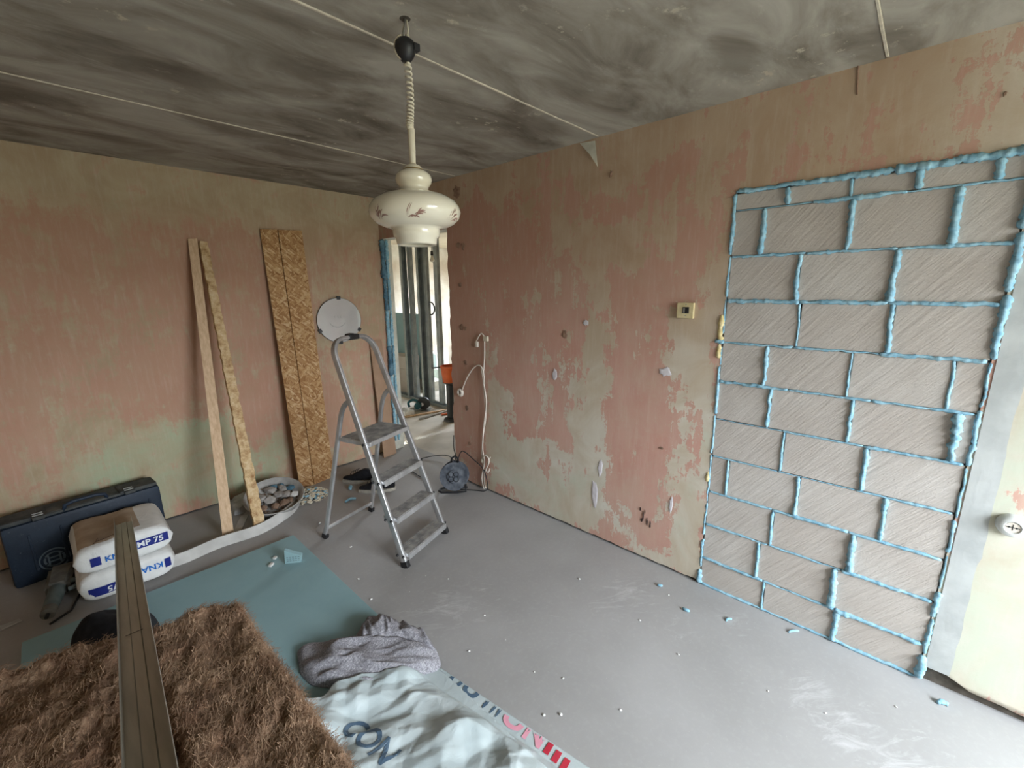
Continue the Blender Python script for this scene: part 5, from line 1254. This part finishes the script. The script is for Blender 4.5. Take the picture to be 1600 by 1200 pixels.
# bulb on a wire
bc = onx(675, 402, 3.30); bl = thing('bare_bulb', 'bare bulb hanging on a black wire in the hall', 'bulb', bc)
MB().tube([(bc[0], bc[1], H), (bc[0], bc[1], bc[2]+.06)], .004, 6).build('wire', MAT['black'], bl)
MB().tube([(bc[0], bc[1], bc[2]+.07), (bc[0], bc[1], bc[2]+.02)], [.014, .017], 12).build('lamp_holder', MAT['rubber'], bl, smooth=True, angle=40)
MB().lathe([(.012, .02), (.016, .0), (.027, -.025), (.024, -.045), (.0, -.056)], bc, 16).build('glass_bulb', MAT['glass'], bl, smooth=True)
MB().box((bc[0], bc[1], H-.012), (.05, .05, .02), bev=.004).build('ceiling_rose', MAT['black'], bl)
# black hose loop between studs
hc = onx(673, 482, PX+.005); hp = [hc+np.array([0, -.085*math.sin(a)*1.0, .085*math.cos(a)]) for a in np.linspace(-.1, math.pi+.1, 16)]
tag(MB().tube(hp, .010, 8).build('hose_loop', MAT['rubber'], smooth=True), 'black hose loop tied to the middle hall stud', 'hose')
# orange bucket on a black stand
MAT['orange'] = simple('orange_plastic', srgb(184, 82, 34), srgb(206, 98, 44), 8, .5)
oc = onx(698, 585, 3.35); ob = thing('mixing_bucket', 'orange bucket on a black stand beside the pink wall edge in the hall', 'bucket', (oc[0], oc[1], 0))
MB().lathe([(0, -.10), (.085, -.10), (.110, .09), (.118, .095), (.118, .11), (.106, .11), (.082, -.085), (0, -.085)], (oc[0]+.03, oc[1]-.02, oc[2]), 28).build('bucket', MAT['orange'], ob, smooth=True, angle=40)
MB().lathe([(.10, 0), (.09, .03), (.05, .05), (.05, oc[2]-.13), (.09, oc[2]-.10), (0, oc[2]-.10)], (oc[0]+.03, oc[1]-.02, .0), 20).build('stand', MAT['black'], ob, smooth=True, angle=40)
MB().tube([(oc[0]+.03, oc[1], oc[2]+.06), (oc[0]-.02, oc[1]+.12, oc[2]+.08), (oc[0]-.05, oc[1]+.22, oc[2]+.06)], .009, 7).build('handle', MAT['black'], ob, smooth=True)
# circular saw and small items on the hall floor
MAT['saw_teal'] = simple('teal_tool_housing', srgb(28, 76, 84), srgb(40, 92, 100), 14, .5)
sc_ = fl(657, 641); saw = thing('circular_saw', 'teal and black circular saw lying on the hall floor by the studs', 'power saw', sc_)
SA = np.array([.70, -.71, 0]); SB = np.array([.71, .70, 0])
MB().box(sc_+[0, 0, .008], (.30, .16, .010), ax=[SA, SB, [0, 0, 1]], bev=.003).build('base_plate', MAT['steel'], saw)
MB().lathe([(0, .02), (.085, .02), (.092, .0), (.085, -.02), (0, -.02)], sc_+SA*.05+[0, 0, .100], 28, ax=[SA, [0, 0, 1], -SB]).build('blade_guard', MAT['black'], saw, smooth=True, angle=40)
MB().tube([sc_-SA*.02+[0, 0, .085]-SB*.02, sc_-SA*.02+[0, 0, .085]-SB*.11], [.048, .042], 16).build('motor', MAT['saw_teal'], saw, smooth=True, angle=40)
MB().tube(smoothp([sc_-SA*.03+[0, 0, .13], sc_-SA*.10+[0, 0, .15], sc_-SA*.16+[0, 0, .11], sc_-SA*.15+[0, 0, .05]]), .018, 8).build('handle', MAT['saw_teal'], saw, smooth=True)
MB().lathe([(0, .004), (.024, .004), (.024, -.004)], sc_+SA*.03+[0, 0, .09]-SB*.03, 16, ax=[SA, [0, 0, 1], -SB]).build('hub', MAT['pvc'], saw)
kb = fl(633, 648); MB_ = MB(); MB_.box(kb+[0, 0, .045], (.14, .22, .006)); MB_ = MB()
for s, a in ((1, 0), (-1, 0)): MB_.box(kb+np.array([s*.07, 0, .035]), (.006, .22, .07))
for s in (1, -1): MB_.box(kb+np.array([0, s*.11, .035]), (.146, .006, .07))
MB_.box(kb+[0, 0, .004], (.14, .22, .006)); tag(MB_.build('plastic_tray', MAT['pvc']), 'small white tray on the hall floor beside the jamb foam', 'tray')
for i, (a, b, m, lb) in enumerate((((630, 652), (700, 640), 'pine', 'thin wooden slat lying behind the saw in the hall'), ((655, 655), (706, 640), 'steel', 'metal offcut lying right of the saw in the hall'), ((690, 648), (707, 645), 'orange', 'orange offcut lying beside the bucket stand in the hall'))):
    p0, p1 = fl(*a, .012), fl(*b, .012); o = MB(); o.bar(p0, p1, (0, 0, 1), .02, .03, .002); tag(o.build('offcut_strip', MAT[m]), lb, 'offcut')
bx = onx(686, 560, 5.1); bxo = thing('white_box', 'white box on a pale plinth standing in the bright far room', 'box', (bx[0], bx[1]+.1, 0))
MB().box((bx[0], bx[1]+.1, bx[2]-.02), (.3, .42, .26), bev=.01).build('carton', MAT['pvc'], bxo); MB().box((bx[0], bx[1]+.1, (bx[2]-.15)/2), (.5, .9, bx[2]-.15), bev=.01).build('plinth', MAT['reveal'], bxo)
